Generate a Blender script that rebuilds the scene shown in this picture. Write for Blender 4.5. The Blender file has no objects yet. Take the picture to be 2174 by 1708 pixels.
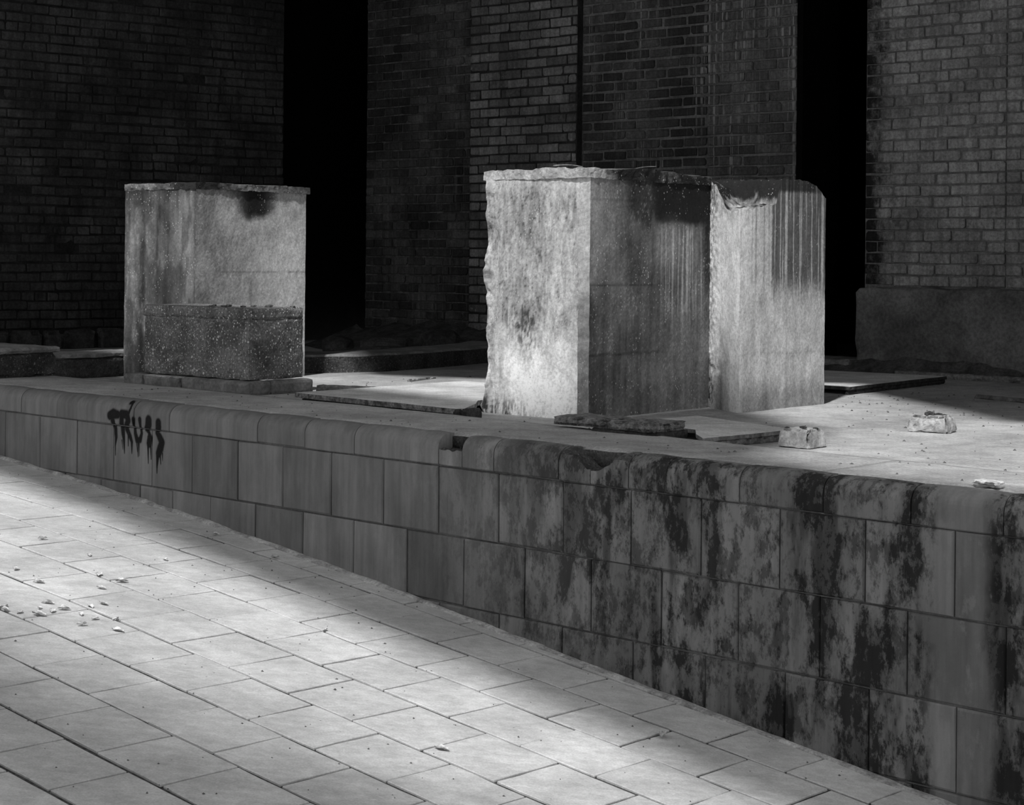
import bpy, bmesh, math, random
import numpy as np
from mathutils import Vector, Matrix

random.seed(7)
rng = np.random.default_rng(7)
scene = bpy.context.scene
C = scene.collection

# ------------------------------------------------------------------ camera
FPX = 3916.0
cam_d = bpy.data.cameras.new('camera')
cam = bpy.data.objects.new('camera', cam_d)
C.objects.link(cam)
cam_d.sensor_width = 36.0
cam_d.lens = FPX / 2174 * 36.0
cam_d.shift_y = -(854 - 546.7) / 2174
cam.location = (0, 0, 0.65)
cam.rotation_euler = (Matrix.Rotation(math.radians(90), 3, 'X') @ Matrix.Rotation(math.radians(0.54), 3, 'Z')).to_euler()
cam_d.clip_end = 200
scene.camera = cam

# ------------------------------------------------------------------ world, sun, exposure
world = bpy.data.worlds.new('overcast_sky')
scene.world = world
world.use_nodes = True
world.node_tree.nodes['Background'].inputs['Color'].default_value = (1, 1, 1, 1)
world.node_tree.nodes['Background'].inputs['Strength'].default_value = 1.05
SUN = Vector((-0.2, -0.55, 0.81)).normalized()          # towards the sun
sun_d = bpy.data.lights.new('sun', 'SUN')
sun_d.energy = 3.9
sun_d.angle = math.radians(2.2)
sun = bpy.data.objects.new('sun', sun_d)
sun.rotation_euler = SUN.to_track_quat('Z', 'Y').to_euler()
sun.location = (-3, -6, 12)
C.objects.link(sun)
scene.view_settings.view_transform = 'Standard'
scene.view_settings.look = 'None'
scene.view_settings.exposure = 0.0
scene.view_settings.gamma = 1.0
scene.view_settings.use_curve_mapping = False
scene.cycles.max_bounces = 6

# ------------------------------------------------------------------ numeric noise
def _h(ix, iy, iz, seed):
    v = np.sin(ix * 127.1 + iy * 311.7 + iz * 74.7 + seed * 53.3) * 43758.5453
    return v - np.floor(v)

def vn3(x, y, z, seed=0):
    x, y, z = np.broadcast_arrays(np.asarray(x, float), np.asarray(y, float), np.asarray(z, float))
    xi, yi, zi = np.floor(x), np.floor(y), np.floor(z)
    fx, fy, fz = x - xi, y - yi, z - zi
    fx = fx * fx * (3 - 2 * fx); fy = fy * fy * (3 - 2 * fy); fz = fz * fz * (3 - 2 * fz)
    r = 0
    for dx in (0, 1):
        for dy in (0, 1):
            for dz in (0, 1):
                r = r + _h(xi + dx, yi + dy, zi + dz, seed) * (fx if dx else 1 - fx) * (fy if dy else 1 - fy) * (fz if dz else 1 - fz)
    return r

def fbm(x, y, z=0.0, seed=0, octv=4):
    r, a, t = 0, 1.0, 0.0
    for o in range(octv):
        r = r + a * vn3(np.asarray(x) * 2 ** o, np.asarray(y) * 2 ** o, np.asarray(z) * 2 ** o, seed + o * 7)
        t += a; a *= 0.5
    return r / t

def sst(x, lo, hi):
    t = np.clip((np.asarray(x, float) - lo) / (hi - lo), 0, 1)
    return t * t * (3 - 2 * t)

# ------------------------------------------------------------------ object helpers
def link(name, data, parent=None, loc=None, rotz=None):
    o = bpy.data.objects.new(name, data)
    C.objects.link(o)
    if parent is not None: o.parent = parent
    if loc is not None: o.location = loc
    if rotz is not None: o.rotation_euler = (0, 0, rotz)
    return o

def mesh(name, verts, faces, mat=None, smooth=False, alb=None, paint=None):
    me = bpy.data.meshes.new(name)
    me.from_pydata([tuple(map(float, v)) for v in verts], [], [tuple(map(int, f)) for f in faces])
    if alb is not None:
        a = me.attributes.new('alb', 'FLOAT', 'POINT'); a.data.foreach_set('value', np.asarray(alb, np.float32))
    if paint is not None:
        a = me.attributes.new('paint', 'FLOAT', 'POINT'); a.data.foreach_set('value', np.asarray(paint, np.float32))
    if mat is not None: me.materials.append(mat)
    if smooth: me.polygons.foreach_set('use_smooth', [True] * len(me.polygons))
    me.update()
    return me

def tag(o, label=None, cat=None, group=None, kind=None):
    if label: o['label'] = label
    if cat: o['category'] = cat
    if group: o['group'] = group
    if kind: o['kind'] = kind
    return o

def thing(name, loc, rotz, label, cat, group=None):
    return tag(link(name, None, None, loc, rotz), label, cat, group)

def box_vf(x0, x1, y0, y1, z0, z1, bev=0.0):
    """box with chamfered edges on all sides of the -y face and the top"""
    bm = bmesh.new()
    bmesh.ops.create_cube(bm, size=1.0)
    for v in bm.verts:
        v.co = Vector((x0 + (v.co.x + .5) * (x1 - x0), y0 + (v.co.y + .5) * (y1 - y0), z0 + (v.co.z + .5) * (z1 - z0)))
    if bev > 0:
        bmesh.ops.bevel(bm, geom=bm.edges[:], offset=bev, segments=1, affect='EDGES')
    v = [tuple(p.co) for p in bm.verts]
    bm.verts.index_update()
    f = [[p.index for p in q.verts] for q in bm.faces]
    bm.free()
    return v, f

def rough_box(name, x0, x1, y0, y1, z0, z1, mat, step=0.02, amp=0.004, seed=0, freq=18, bev=0.006, edge=0.0, alb=None):
    """subdivided box whose surface is worn by 3-D noise (one mesh, closed)"""
    bm = bmesh.new()
    nx, ny, nz = [max(1, int(round(d / step))) for d in (x1 - x0, y1 - y0, z1 - z0)]
    idx = {}
    def V(i, j, k):
        key = (i, j, k)
        if key not in idx:
            idx[key] = bm.verts.new((x0 + (x1 - x0) * i / nx, y0 + (y1 - y0) * j / ny, z0 + (z1 - z0) * k / nz))
        return idx[key]
    for i in range(nx):
        for j in range(ny):
            bm.faces.new((V(i, j, 0), V(i, j + 1, 0), V(i + 1, j + 1, 0), V(i + 1, j, 0)))
            bm.faces.new((V(i, j, nz), V(i + 1, j, nz), V(i + 1, j + 1, nz), V(i, j + 1, nz)))
    for i in range(nx):
        for k in range(nz):
            bm.faces.new((V(i, 0, k), V(i + 1, 0, k), V(i + 1, 0, k + 1), V(i, 0, k + 1)))
            bm.faces.new((V(i, ny, k), V(i, ny, k + 1), V(i + 1, ny, k + 1), V(i + 1, ny, k)))
    for j in range(ny):
        for k in range(nz):
            bm.faces.new((V(0, j, k), V(0, j, k + 1), V(0, j + 1, k + 1), V(0, j + 1, k)))
            bm.faces.new((V(nx, j, k), V(nx, j + 1, k), V(nx, j + 1, k + 1), V(nx, j, k + 1)))
    bm.verts.index_update()
    co = np.array([v.co for v in bm.verts])
    F = [[v.index for v in f.verts] for f in bm.faces]
    bm.free()
    c = np.array([(x0 + x1) / 2, (y0 + y1) / 2, (z0 + z1) / 2]); hs = np.array([x1 - x0, y1 - y0, z1 - z0]) / 2
    # round the edges: pull verts lying on two or more faces inwards
    on = (np.abs(np.abs(co - c) - hs) < 1e-6)
    cnt = on.sum(1)
    n = [fbm(co[:, 0] * freq, co[:, 1] * freq, co[:, 2] * freq, seed + q * 31, 3) - .5 for q in range(3)]
    d = np.stack(n, 1) * 2 * amp
    e = np.zeros_like(co)
    rough = fbm(co[:, 0] * freq * 1.5, co[:, 1] * freq * 1.5, co[:, 2] * freq * 1.5, seed + 99, 3)
    pull = bev + edge * np.clip(rough - .45, 0, 1) * 4
    e[cnt >= 2] = -(np.sign(co - c) * on * pull[:, None])[cnt >= 2]
    return mesh(name, co + d + e, F, mat, alb=alb)

# ------------------------------------------------------------------ shader helpers
class G:
    def __init__(self, name, rough=0.85, spec=0.25):
        m = bpy.data.materials.new(name); m.use_nodes = True
        self.m = m; self.nt = m.node_tree
        self.b = self.nt.nodes['Principled BSDF']
        self.b.inputs['Roughness'].default_value = rough
        self.b.inputs['Specular IOR Level'].default_value = spec
        self._pos = None
    def n(self, t): return self.nt.nodes.new(t)
    def put(self, sock, v):
        if isinstance(v, (int, float)): sock.default_value = v
        else: self.nt.links.new(v, sock)
    def pos(self, sx=1, sy=1, sz=1):
        if self._pos is None: self._pos = self.n('ShaderNodeNewGeometry').outputs['Position']
        if (sx, sy, sz) == (1, 1, 1): return self._pos
        v = self.n('ShaderNodeVectorMath'); v.operation = 'MULTIPLY'
        self.nt.links.new(self._pos, v.inputs[0]); v.inputs[1].default_value = (sx, sy, sz)
        return v.outputs[0]
    def dot(self, vec):
        v = self.n('ShaderNodeVectorMath'); v.operation = 'DOT_PRODUCT'
        self.nt.links.new(self.pos(), v.inputs[0]); v.inputs[1].default_value = vec
        return v.outputs['Value']
    def noise(self, scale=5, detail=4, rough=.55, vec=None, dist=0.0, w=None):
        t = self.n('ShaderNodeTexNoise')
        self.nt.links.new(vec if vec is not None else self.pos(), t.inputs['Vector'])
        t.inputs['Scale'].default_value = scale; t.inputs['Detail'].default_value = detail
        t.inputs['Roughness'].default_value = rough; t.inputs['Distortion'].default_value = dist
        return t.outputs['Fac']
    def voro(self, scale=5, vec=None, out='Distance', feat='F1', rand=1.0):
        t = self.n('ShaderNodeTexVoronoi'); t.feature = feat
        self.nt.links.new(vec if vec is not None else self.pos(), t.inputs['Vector'])
        t.inputs['Scale'].default_value = scale; t.inputs['Randomness'].default_value = rand
        return t.outputs[out]
    def mth(self, op, a, b=None):
        t = self.n('ShaderNodeMath'); t.operation = op
        self.put(t.inputs[0], a)
        if b is not None: self.put(t.inputs[1], b)
        return t.outputs[0]
    def mul(self, a, b): return self.mth('MULTIPLY', a, b)
    def add(self, a, b): return self.mth('ADD', a, b)
    def sub(self, a, b): return self.mth('SUBTRACT', a, b)
    def rng(self, v, lo, hi, a=0.0, b=1.0, smooth=True):
        t = self.n('ShaderNodeMapRange'); t.clamp = True
        if smooth: t.interpolation_type = 'SMOOTHSTEP'
        self.put(t.inputs['Value'], v)
        t.inputs['From Min'].default_value = lo; t.inputs['From Max'].default_value = hi
        t.inputs['To Min'].default_value = a; t.inputs['To Max'].default_value = b
        return t.outputs[0]
    def mix(self, a, b, f):   # a + (b-a)*f
        t = self.n('ShaderNodeMix'); t.data_type = 'FLOAT'
        self.put(t.inputs[0], f); self.put(t.inputs[2], a); self.put(t.inputs[3], b)
        return t.outputs[0]
    def rand(self): return self.n('ShaderNodeObjectInfo').outputs['Random']
    def attr(self, name):
        t = self.n('ShaderNodeAttribute'); t.attribute_name = name
        return t.outputs['Fac']
    def bump(self, h, strength=.4, dist=.005):
        t = self.n('ShaderNodeBump'); self.nt.links.new(h, t.inputs['Height'])
        t.inputs['Strength'].default_value = strength; t.inputs['Distance'].default_value = dist
        self.nt.links.new(t.outputs[0], self.b.inputs['Normal'])
    def done(self, v):
        v = self.mth('MINIMUM', self.mth('MAXIMUM', v, 0.004), 0.95)
        c = self.n('ShaderNodeCombineColor')
        for i in range(3): self.nt.links.new(v, c.inputs[i])
        self.nt.links.new(c.outputs[0], self.b.inputs['Base Color'])
        return self.m

WA = math.radians(-44.664)                       # direction of the retaining wall
WD = (math.cos(WA), math.sin(WA), 0.0)

def m_paver():
    g = G('paver_stone', .6, .35)
    v = g.add(.48, g.mul(g.sub(g.rand(), .5), .05))
    v = g.mul(v, g.rng(g.noise(2.6, 4, .6), .3, .7, .84, 1.14))
    v = g.mul(v, g.rng(g.noise(9, 5, .65, g.pos(1, 1.8, 1)), .25, .75, .9, 1.1))
    v = g.mul(v, g.rng(g.noise(160, 2, .6), .3, .7, .9, 1.1))
    v = g.mul(v, g.rng(g.noise(22, 6, .7, g.pos(1, 1.6, 1)), .3, .7, .88, 1.1))
    scuff = g.mul(g.rng(g.noise(30, 6, .72, dist=1.5), .60, .70), g.rng(g.noise(3.1, 3), .46, .62))
    v = g.mix(v, .68, g.mul(scuff, .75))
    spots = g.mul(g.rng(g.voro(17), .03, .06, 1, 0), g.rng(g.noise(6, 2), .45, .6))
    v = g.mix(v, .06, g.mul(spots, .8))
    g.bump(g.add(g.noise(40, 5, .6), g.mul(g.noise(7, 3), 1.5)), .28, .006)
    return g.done(v)

def m_sand():
    g = G('joint_sand', .95, .1)
    v = g.mul(.055, g.rng(g.noise(60, 4), .3, .7, .5, 1.5))
    g.bump(g.noise(150, 3), .5, .003)
    return g.done(v)

def m_block():
    g = G('wall_block_stone', .7, .12)
    s = g.dot(WD)
    sx = g.sub(s, -6.569 * 0.7029)               # 0 at the middle of the view, grows to the right
    v = g.add(.178, g.mul(g.sub(g.rand(), .5), .07))
    v = g.mul(v, g.rng(g.noise(3.2, 4, .6, g.pos(1, 1, .5)), .3, .7, .78, 1.2))
    v = g.mul(v, g.rng(g.noise(26, 3, .6, g.pos(1, 1, .07)), .3, .7, .86, 1.14))
    dens = g.rng(sx, -1.0, .9, .0, 1.0)
    st = g.noise(6.5, 5, .62, g.pos(1, 1, .22))
    blot = g.noise(11, 8, .76, g.pos(1, 1, .6))
    dark = g.add(g.mul(g.rng(st, .46, .60), .72), g.mul(g.rng(blot, .47, .57), .65))
    dark = g.add(dark, g.mul(g.rng(g.noise(60, 4, .7, g.pos(1, 1, .5)), .52, .64), .30))
    dark = g.mth('MINIMUM', dark, 1.0)
    dark = g.mul(dark, g.rng(dens, 0, 1, .12, 1.0))
    sw = g.add(sx, g.mul(g.sub(g.noise(5, 4, .6, g.pos(1, 1, .6)), .5), .16))
    patch = g.mul(g.rng(sw, 1.70, 1.75), g.rng(sw, 1.90, 1.96, 1, 0))
    dark = g.mul(dark, g.sub(1.0, g.mul(patch, .85)))
    v = g.mul(v, g.sub(1.0, g.mul(dark, .88)))
    pale_mottle = g.mul(g.rng(g.noise(11, 6, .7, g.pos(1, 1, .5)), .58, .66), g.rng(dens, .0, 1, .15, .8))  # pale mottles of the stone
    v = g.mix(v, .24, g.mul(pale_mottle, .5))
    pits = g.rng(g.voro(30), .03, .07, 1, 0)
    v = g.mul(v, g.sub(1.0, g.mul(g.mul(pits, g.rng(g.noise(5), .5, .6)), .5)))
    p = g.mul(g.attr('paint'), g.rng(g.noise(140, 2), .25, .5, .9, 1.0))
    v = g.mul(v, g.sub(1.0, p))
    g.bump(g.add(g.noise(90, 4, .65), g.mul(blot, .8)), .22, .004)
    return g.done(v)

def m_simple(name, base, var=.25, sc=8, fine=70, rough=.9, bump=.35, bd=.004, spec=.2, streak=0.0):
    g = G(name, rough, spec)
    v = g.mul(base, g.rng(g.noise(sc, 5, .62), .28, .72, 1 - var, 1 + var))
    v = g.mul(v, g.rng(g.noise(fine, 4, .65), .3, .7, 1 - var * .6, 1 + var * .6))
    if streak:
        v = g.mul(v, g.rng(g.noise(18, 4, .6, g.pos(1, 1, .08)), .35, .65, 1 - streak, 1 + streak * .5))
    g.bump(g.add(g.noise(fine * 1.3, 4, .65), g.noise(sc * 2, 4)), bump, bd)
    return g.done(v)

def m_deck(name, base):
    g = G(name, .9, .2)
    v = g.mul(base, g.rng(g.noise(1.7, 5, .6, g.pos(1, 1, 1)), .28, .72, .72, 1.2))
    v = g.mul(v, g.rng(g.noise(12, 5, .7), .3, .7, .84, 1.14))
    v = g.mul(v, g.rng(g.noise(95, 3, .7), .32, .68, .8, 1.15))
    d = g.mul(g.rng(g.noise(30, 4, .7), .63, .72), g.rng(g.noise(3, 3), .5, .65))
    v = g.mix(v, .06, g.mul(d, .7))
    g.bump(g.add(g.noise(60, 5, .7), g.mul(g.noise(9, 4), 2)), .4, .008)
    return g.done(v)

def m_pillar():
    g = G('weathered_concrete', .85, .25)
    v = g.attr('alb')
    v = g.mul(v, g.rng(g.noise(75, 5, .7), .28, .72, .74, 1.24))
    v = g.mul(v, g.rng(g.noise(22, 4, .65, g.pos(1, 1, .45)), .3, .7, .86, 1.14))
    ch = g.mul(g.rng(g.voro(75, g.pos(1, 1, .7)), .14, .24, 1, 0), g.rng(g.noise(9, 3), .46, .62))
    v = g.mix(v, .75, g.mul(ch, .45))
    pit = g.mul(g.rng(g.voro(36), .07, .12, 1, 0), g.rng(g.noise(13, 3), .55, .68))
    v = g.mul(v, g.sub(1.0, g.mul(pit, .65)))
    g.bump(g.add(g.noise(120, 4, .7), g.mul(g.noise(30, 4, .6), 1.2)), .2, .004)
    return g.done(v)

def m_aggregate(name, base, chip=.62, dens=1.0):
    g = G(name, .85, .25)
    v = g.mul(base, g.rng(g.noise(7, 4), .3, .7, .6, 1.45))
    v = g.mul(v, g.rng(g.noise(80, 4, .7), .3, .7, .6, 1.5))
    for sc, lo, keep in ((62, .22, .55), (110, .24, .5), (34, .17, .72)):
        cell = g.voro(sc, g.pos(1, 1, .8), 'Color')
        sep = g.n('ShaderNodeSeparateColor'); g.nt.links.new(cell, sep.inputs[0])
        m = g.mul(g.rng(g.voro(sc, g.pos(1, 1, .8)), lo * .75 , lo * 1.35, 1, 0), g.rng(sep.outputs[0], keep, keep + .06))
        v = g.mix(v, g.mul(chip, g.rng(sep.outputs[1], 0, 1, .55, 1.1, False)), g.mul(m, .85 * dens))
    g.bump(g.add(g.noise(100, 5, .75), g.mul(g.voro(62), 1.0)), .6, .006)
    return g.done(v)

def m_brick(name, base, var, stain=.5, drip=0.0, spec=.2, light=0.0, soot_edge=None):
    g = G(name, .75, spec)
    v = g.mul(base, g.rng(g.rand(), 0, 1, 1 - var, 1 + var, False))
    v = g.mul(v, g.rng(g.noise(2.0, 4, .6), .3, .7, 1 - stain, 1 + stain * .6))
    v = g.mul(v, g.rng(g.noise(55, 6, .75), .3, .7, .62, 1.34))
    v = g.mul(v, g.rng(g.noise(30, 3, .6, g.pos(1, 1, .12)), .35, .65, .78, 1.1))
    black = g.mul(g.rng(g.noise(3.4, 5, .7, g.pos(1, 1, .45)), .57, .66), stain)
    v = g.mul(v, g.sub(1.0, g.mul(black, .9)))
    if drip:
        dr = g.mul(g.rng(g.noise(34, 3, .7, g.pos(1, 1, .02)), .55, .64), g.rng(g.noise(2.3, 3, .6, g.pos(1, 1, .35)), .44, .58))
        v = g.mix(v, .34, g.mul(dr, drip))
    if soot_edge:      # soot that licked out of the doorway
        tt = g.add(g.sub(g.dot((.738, -.6747, 0)), .475 * .738 - 12.9 * .6747), g.mul(g.sub(g.noise(5, 6, .75, g.pos(1, 1, .8)), .5), .9))
        v = g.mul(v, g.rng(tt, soot_edge[0], soot_edge[1], .06, 1.0))
    if light:
        v = g.mix(v, .5, g.mul(g.rng(g.noise(14, 5, .7), .62, .70), light))
    g.bump(g.add(g.noise(70, 5, .7), g.mul(g.noise(22, 4), 1.5)), .5, .007)
    return g.done(v)

M = dict(
    paver=m_paver(), sand=m_sand(), block=m_block(),
    core=m_simple('wall_core_mortar', .13, .35),
    strip=m_deck('strip_concrete', .36), deck=m_deck('deck_concrete', .40),
    pillar=m_pillar(),
    aggregate=m_aggregate('exposed_aggregate', .13, .8),
    rawcon=m_aggregate('raw_broken_concrete', .05, .25, .35),
    basestone=m_simple('base_stone', .16, .35, 10, 60),
    step=m_simple('step_concrete', .20, .35, 9, 70),
    step_shade=m_aggregate('step_shaded_face', .05, .4, .4),  # shade of upright faces put into a darker colour
    ply=m_deck('plywood_top', .58),
    plyedge=m_simple('plywood_edge', .17, .6, 22, 90, bump=.8, bd=.01),
    darkwood=m_simple('dark_wood', .045, .5, 22, 90, bump=.7),
    greywood=m_simple('grey_wood', .18, .45, 16, 80, bump=.6),
    foot=m_simple('foot_concrete', .34, .35, 16, 90, bump=.5),
    mortar_dark=m_simple('mortar_dark', 0.025, .5, 6, 60),
    mortar_mid=m_simple('mortar_mid', 0.092, .45, 6, 60, streak=.4),
    mortar_light=m_simple('mortar_light', 0.126, .4, 6, 60),
    mortar_right=m_simple('mortar_right', 0.143, .4, 6, 60),
    brick_left=m_brick('brick_left_wall', 0.063, .22, .55),  # the left wall's deeper shade is put into this brick colour
    brick_bay=m_brick('brick_dark_bay', 0.063, .45, .6, .15),
    brick_pil=m_brick('brick_pilaster', 0.160, .40, .45, 0, .3, .35),
    brick_bay2=m_brick('brick_bay_streaked', 0.071, .40, .5, .75),
    brick_pier=m_brick('brick_pier_streaked', 0.109, .3, .4, .75),
    brick_right=m_brick('brick_right_wall', 0.277, .12, .35, soot_edge=(2.30, 2.52)),
    plinth=m_simple('plinth_concrete', 0.143, .45, 3, 50),
    dirt=m_simple('dirt', 0.071, .5, 9, 50, bump=.8, bd=.01),
    rubble=m_simple('rubble_stone', 0.055, .5, 10, 60, bump=.7, bd=.01),
    void_black=m_simple('interior_darkness', .004, .3, spec=0.0),  # darkness inside the openings, put into a near-black colour
    blockerm=m_simple('shade_blocker', .10, .3),  # for the unseen slabs added to cast shade
    fillet=m_simple('mortar_fillet', .36, .4, 16, 90, bump=.8, bd=.008),
    leaf=m_simple('dry_leaf', .50, .4, 30, 120),
    grit=m_simple('grit', .10, .5, 40, 120),
    iron=m_simple('rusty_iron', .05, .4, 40, 120),
    tile=m_simple('tile_chip', .62, .25, 30, 120),
)
W = dict(z=0)

# ================================================================== STRUCTURE
# ---- pavement: a sloping street of square pavers
TH = math.radians(-41.26); U = 1.785; GX, GY, H = -.105, .069, .65
def zr(X, Y):
    s = X * math.cos(TH) + Y * math.sin(TH)
    return H - U + GX * X + GY * Y - .01 * np.maximum(0, -4.75 - s) ** 2
UX = np.array([.74597, -.65443]); VX = np.array([.65778, .75302])
WN_IN = np.array([-math.sin(WA), math.cos(WA)])          # into the bank
WO = np.array([0.0, 6.56923])
def wall_d(P): return float(WN_IN @ (np.asarray(P) - WO))

gx_ = np.linspace(-11, 1.5, 51); gy_ = np.linspace(0.5, 6.0, 24)  # bed of dark sand, just below the paver tops
vv, ff = [], []
for i, a in enumerate(gx_):
    for j, b in enumerate(gy_):
        P = a * UX + b * VX
        dd = wall_d(P)
        if dd > .05: P = P - WN_IN * (dd - .05)
        vv.append((P[0], P[1], zr(*P) - .0055))
for i in range(50):
    for j in range(23):
        k = i * 24 + j
        vv_ = (k, k + 24, k + 25, k + 1)
        ff.append(vv_)
pavement = link('pavement', mesh('pavement', vv, ff, M['sand'], True))
tag(pavement, 'sloping street paved with square stone pavers in running bond', None, None, 'structure')

def clip(poly, dmax):
    out = []
    for i in range(len(poly)):
        a, b = poly[i], poly[(i + 1) % len(poly)]
        da, db = wall_d(a) - dmax, wall_d(b) - dmax
        if da <= 0: out.append(a)
        if (da < 0) != (db < 0):
            t = da / (da - db); out.append(a + (b - a) * t)
    return out

lines = {0: 4.8402, 1: 4.5937, 2: 4.3261, 3: 4.0559, 4: 3.7705, 5: 3.506, 6: 3.2405, 7: 2.9729, 8: 2.714}
for k in range(-1, -4, -1): lines[k] = lines[k + 1] + .2675
for k in range(9, 14): lines[k] = lines[k - 1] - .2665
def paver_mesh(poly, zo, tilt):
    ring = []
    for i in range(len(poly)):
        a, b = poly[i], poly[(i + 1) % len(poly)]
        L_ = np.linalg.norm(b - a); nrm = np.array([-(b - a)[1], (b - a)[0]]) / max(L_, 1e-6)
        ns = 3 if L_ > .12 else 1
        for q in range(ns):
            p = a + (b - a) * (q / ns)
            if q: p = p + nrm * random.uniform(-.0022, .0022)
            ring.append(p)
    c = sum(ring) / len(ring); n = len(ring); vs = []
    def zt(p): return float(zr(p[0], p[1])) + zo + tilt[0] * (p[0] - c[0]) + tilt[1] * (p[1] - c[1])
    for p in ring:
        d = c - p; d = d / max(np.linalg.norm(d), 1e-6)
        q = p + d * random.uniform(.0012, .003); vs.append((q[0], q[1], zt(q)))
    for p in ring: vs.append((p[0], p[1], zt(p) - random.uniform(.001, .0025)))
    for p in ring: vs.append((p[0], p[1], zt(p) - .03))
    fs = [list(range(n))]
    for i in range(n):
        j = (i + 1) % n
        fs.append((n + i, n + j, j, i)); fs.append((2 * n + i, 2 * n + j, n + j, n + i))
    return mesh('paver', vs, fs, M['paver'])
for k in range(-2, 13):
    b0, b1 = lines[k], lines[k - 1]
    ph = (-4.10 if k % 2 else -3.94)
    n0 = int((-10.4 - ph) / .2835)
    for i in range(n0, n0 + 42):
        a0 = ph + i * .2835 + random.uniform(-.006, .006) * 0; a1 = a0 + .2835
        if a1 > 1.2: continue
        ga, gb = random.uniform(.003, .0052), random.uniform(.0055, .0085)
        J = lambda: random.uniform(-.0025, .0025)
        poly = [np.array(p) for p in ((a0 + ga + J(), b0 + gb + J()), (a1 - ga + J(), b0 + gb + J()), (a1 - ga + J(), b1 - gb + J()), (a0 + ga + J(), b1 - gb + J()))]
        poly = [p[0] * UX + p[1] * VX for p in poly]
        poly = clip(poly, -.045)
        if len(poly) < 3: continue
        ar = .5 * abs(sum(poly[q][0] * poly[(q + 1) % len(poly)][1] - poly[(q + 1) % len(poly)][0] * poly[q][1] for q in range(len(poly))))
        if ar < .0012: continue
        cx, cy = sum(poly) / len(poly)
        if cy < 2.2: continue
        if not -.66 < cx / cy < .42: continue
        # outwards orientation
        if sum(poly[q][0] * poly[(q + 1) % len(poly)][1] - poly[(q + 1) % len(poly)][0] * poly[q][1] for q in range(len(poly))) < 0: poly = poly[::-1]
        link('paver', paver_mesh(poly, random.uniform(-.001, .0015), (random.uniform(-.005, .005), random.uniform(-.005, .005))), pavement)

# ---- retaining wall of stone blocks
wall_front = link('wall_front', mesh('wall_front', *box_vf(-6.2, 4.2, -.013, .35, -1.9, -.115), M['core']), None, (0, 6.56923, 0), WA)
tag(wall_front, 'dark retaining wall of large stone blocks with a bullnose coping', None, None, 'structure')

STROKES = [[(-2.517, -0.079, 0.0188), (-2.487, -0.069, 0.0222), (-2.451, -0.07, 0.0171)], [(-2.493, -0.099, 0.0153), (-2.477, -0.135, 0.0128), (-2.472, -0.172, 0.0102), (-2.478, -0.209, 0.0043), (-2.477, -0.254, 0.0026)], [(-2.421, -0.072, 0.0153), (-2.421, -0.109, 0.0171), (-2.416, -0.153, 0.0136), (-2.41, -0.182, 0.0085), (-2.405, -0.24, 0.0026)], [(-2.426, -0.183, 0.0034), (-2.419, -0.223, 0.0017)], [(-2.421, -0.065, 0.0188), (-2.382, -0.066, 0.0188), (-2.369, -0.091, 0.0171), (-2.388, -0.121, 0.0153)], [(-2.388, -0.129, 0.0136), (-2.361, -0.163, 0.0119), (-2.348, -0.184, 0.0085), (-2.347, -0.236, 0.0026)], [(-2.376, -0.012, 0.0085), (-2.357, -0.013, 0.0068), (-2.354, -0.035, 0.0068), (-2.367, -0.061, 0.0068)], [(-2.377, -0.15, 0.0051), (-2.376, -0.205, 0.0026)], [(-2.33, -0.084, 0.0119), (-2.326, -0.11, 0.0077), (-2.32, -0.146, 0.0111), (-2.307, -0.174, 0.0136), (-2.284, -0.172, 0.0128), (-2.271, -0.142, 0.0085), (-2.278, -0.106, 0.0085), (-2.283, -0.081, 0.0119)], [(-2.299, -0.188, 0.0051), (-2.298, -0.246, 0.0026)], [(-2.29, -0.187, 0.0034), (-2.289, -0.242, 0.0017)], [(-2.312, -0.182, 0.0034), (-2.304, -0.225, 0.0017)], [(-2.215, -0.08, 0.0213), (-2.215, -0.098, 0.0222), (-2.234, -0.118, 0.0119), (-2.214, -0.134, 0.0085), (-2.208, -0.159, 0.0188), (-2.213, -0.181, 0.0188)], [(-2.222, -0.189, 0.0068), (-2.218, -0.269, 0.0026)], [(-2.201, -0.188, 0.006), (-2.197, -0.249, 0.0026)], [(-2.14, -0.086, 0.0188), (-2.139, -0.104, 0.0196), (-2.151, -0.13, 0.0119), (-2.132, -0.146, 0.0171), (-2.113, -0.17, 0.0188), (-2.125, -0.196, 0.0213), (-2.138, -0.219, 0.0188)], [(-2.144, -0.226, 0.0119), (-2.149, -0.277, 0.0051), (-2.149, -0.306, 0.0026)], [(-2.125, -0.225, 0.0051), (-2.121, -0.264, 0.0026)], [(-2.109, -0.216, 0.0043), (-2.108, -0.249, 0.0017)]]
def spray(s, z):
    """spray-painted letters on the wall: 1 inside a stroke, soft at its rim"""
    s = np.asarray(s, float); z = np.asarray(z, float); r = np.zeros_like(s)
    for st in STROKES:
        for (s0, z0, r0), (s1, z1, r1) in zip(st[:-1], st[1:]):
            dx, dz = s1 - s0, z1 - z0
            t = np.clip(((s - s0) * dx + (z - z0) * dz) / (dx * dx + dz * dz), 0, 1)
            d = np.hypot(s - s0 - t * dx, z - z0 - t * dz); rr = (r0 + (r1 - r0) * t) * 1.12
            soft = np.minimum(.28 * rr + .001, .006)
            r = np.maximum(r, 1 - sst(d, rr - soft, rr + soft))
    return r

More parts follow.
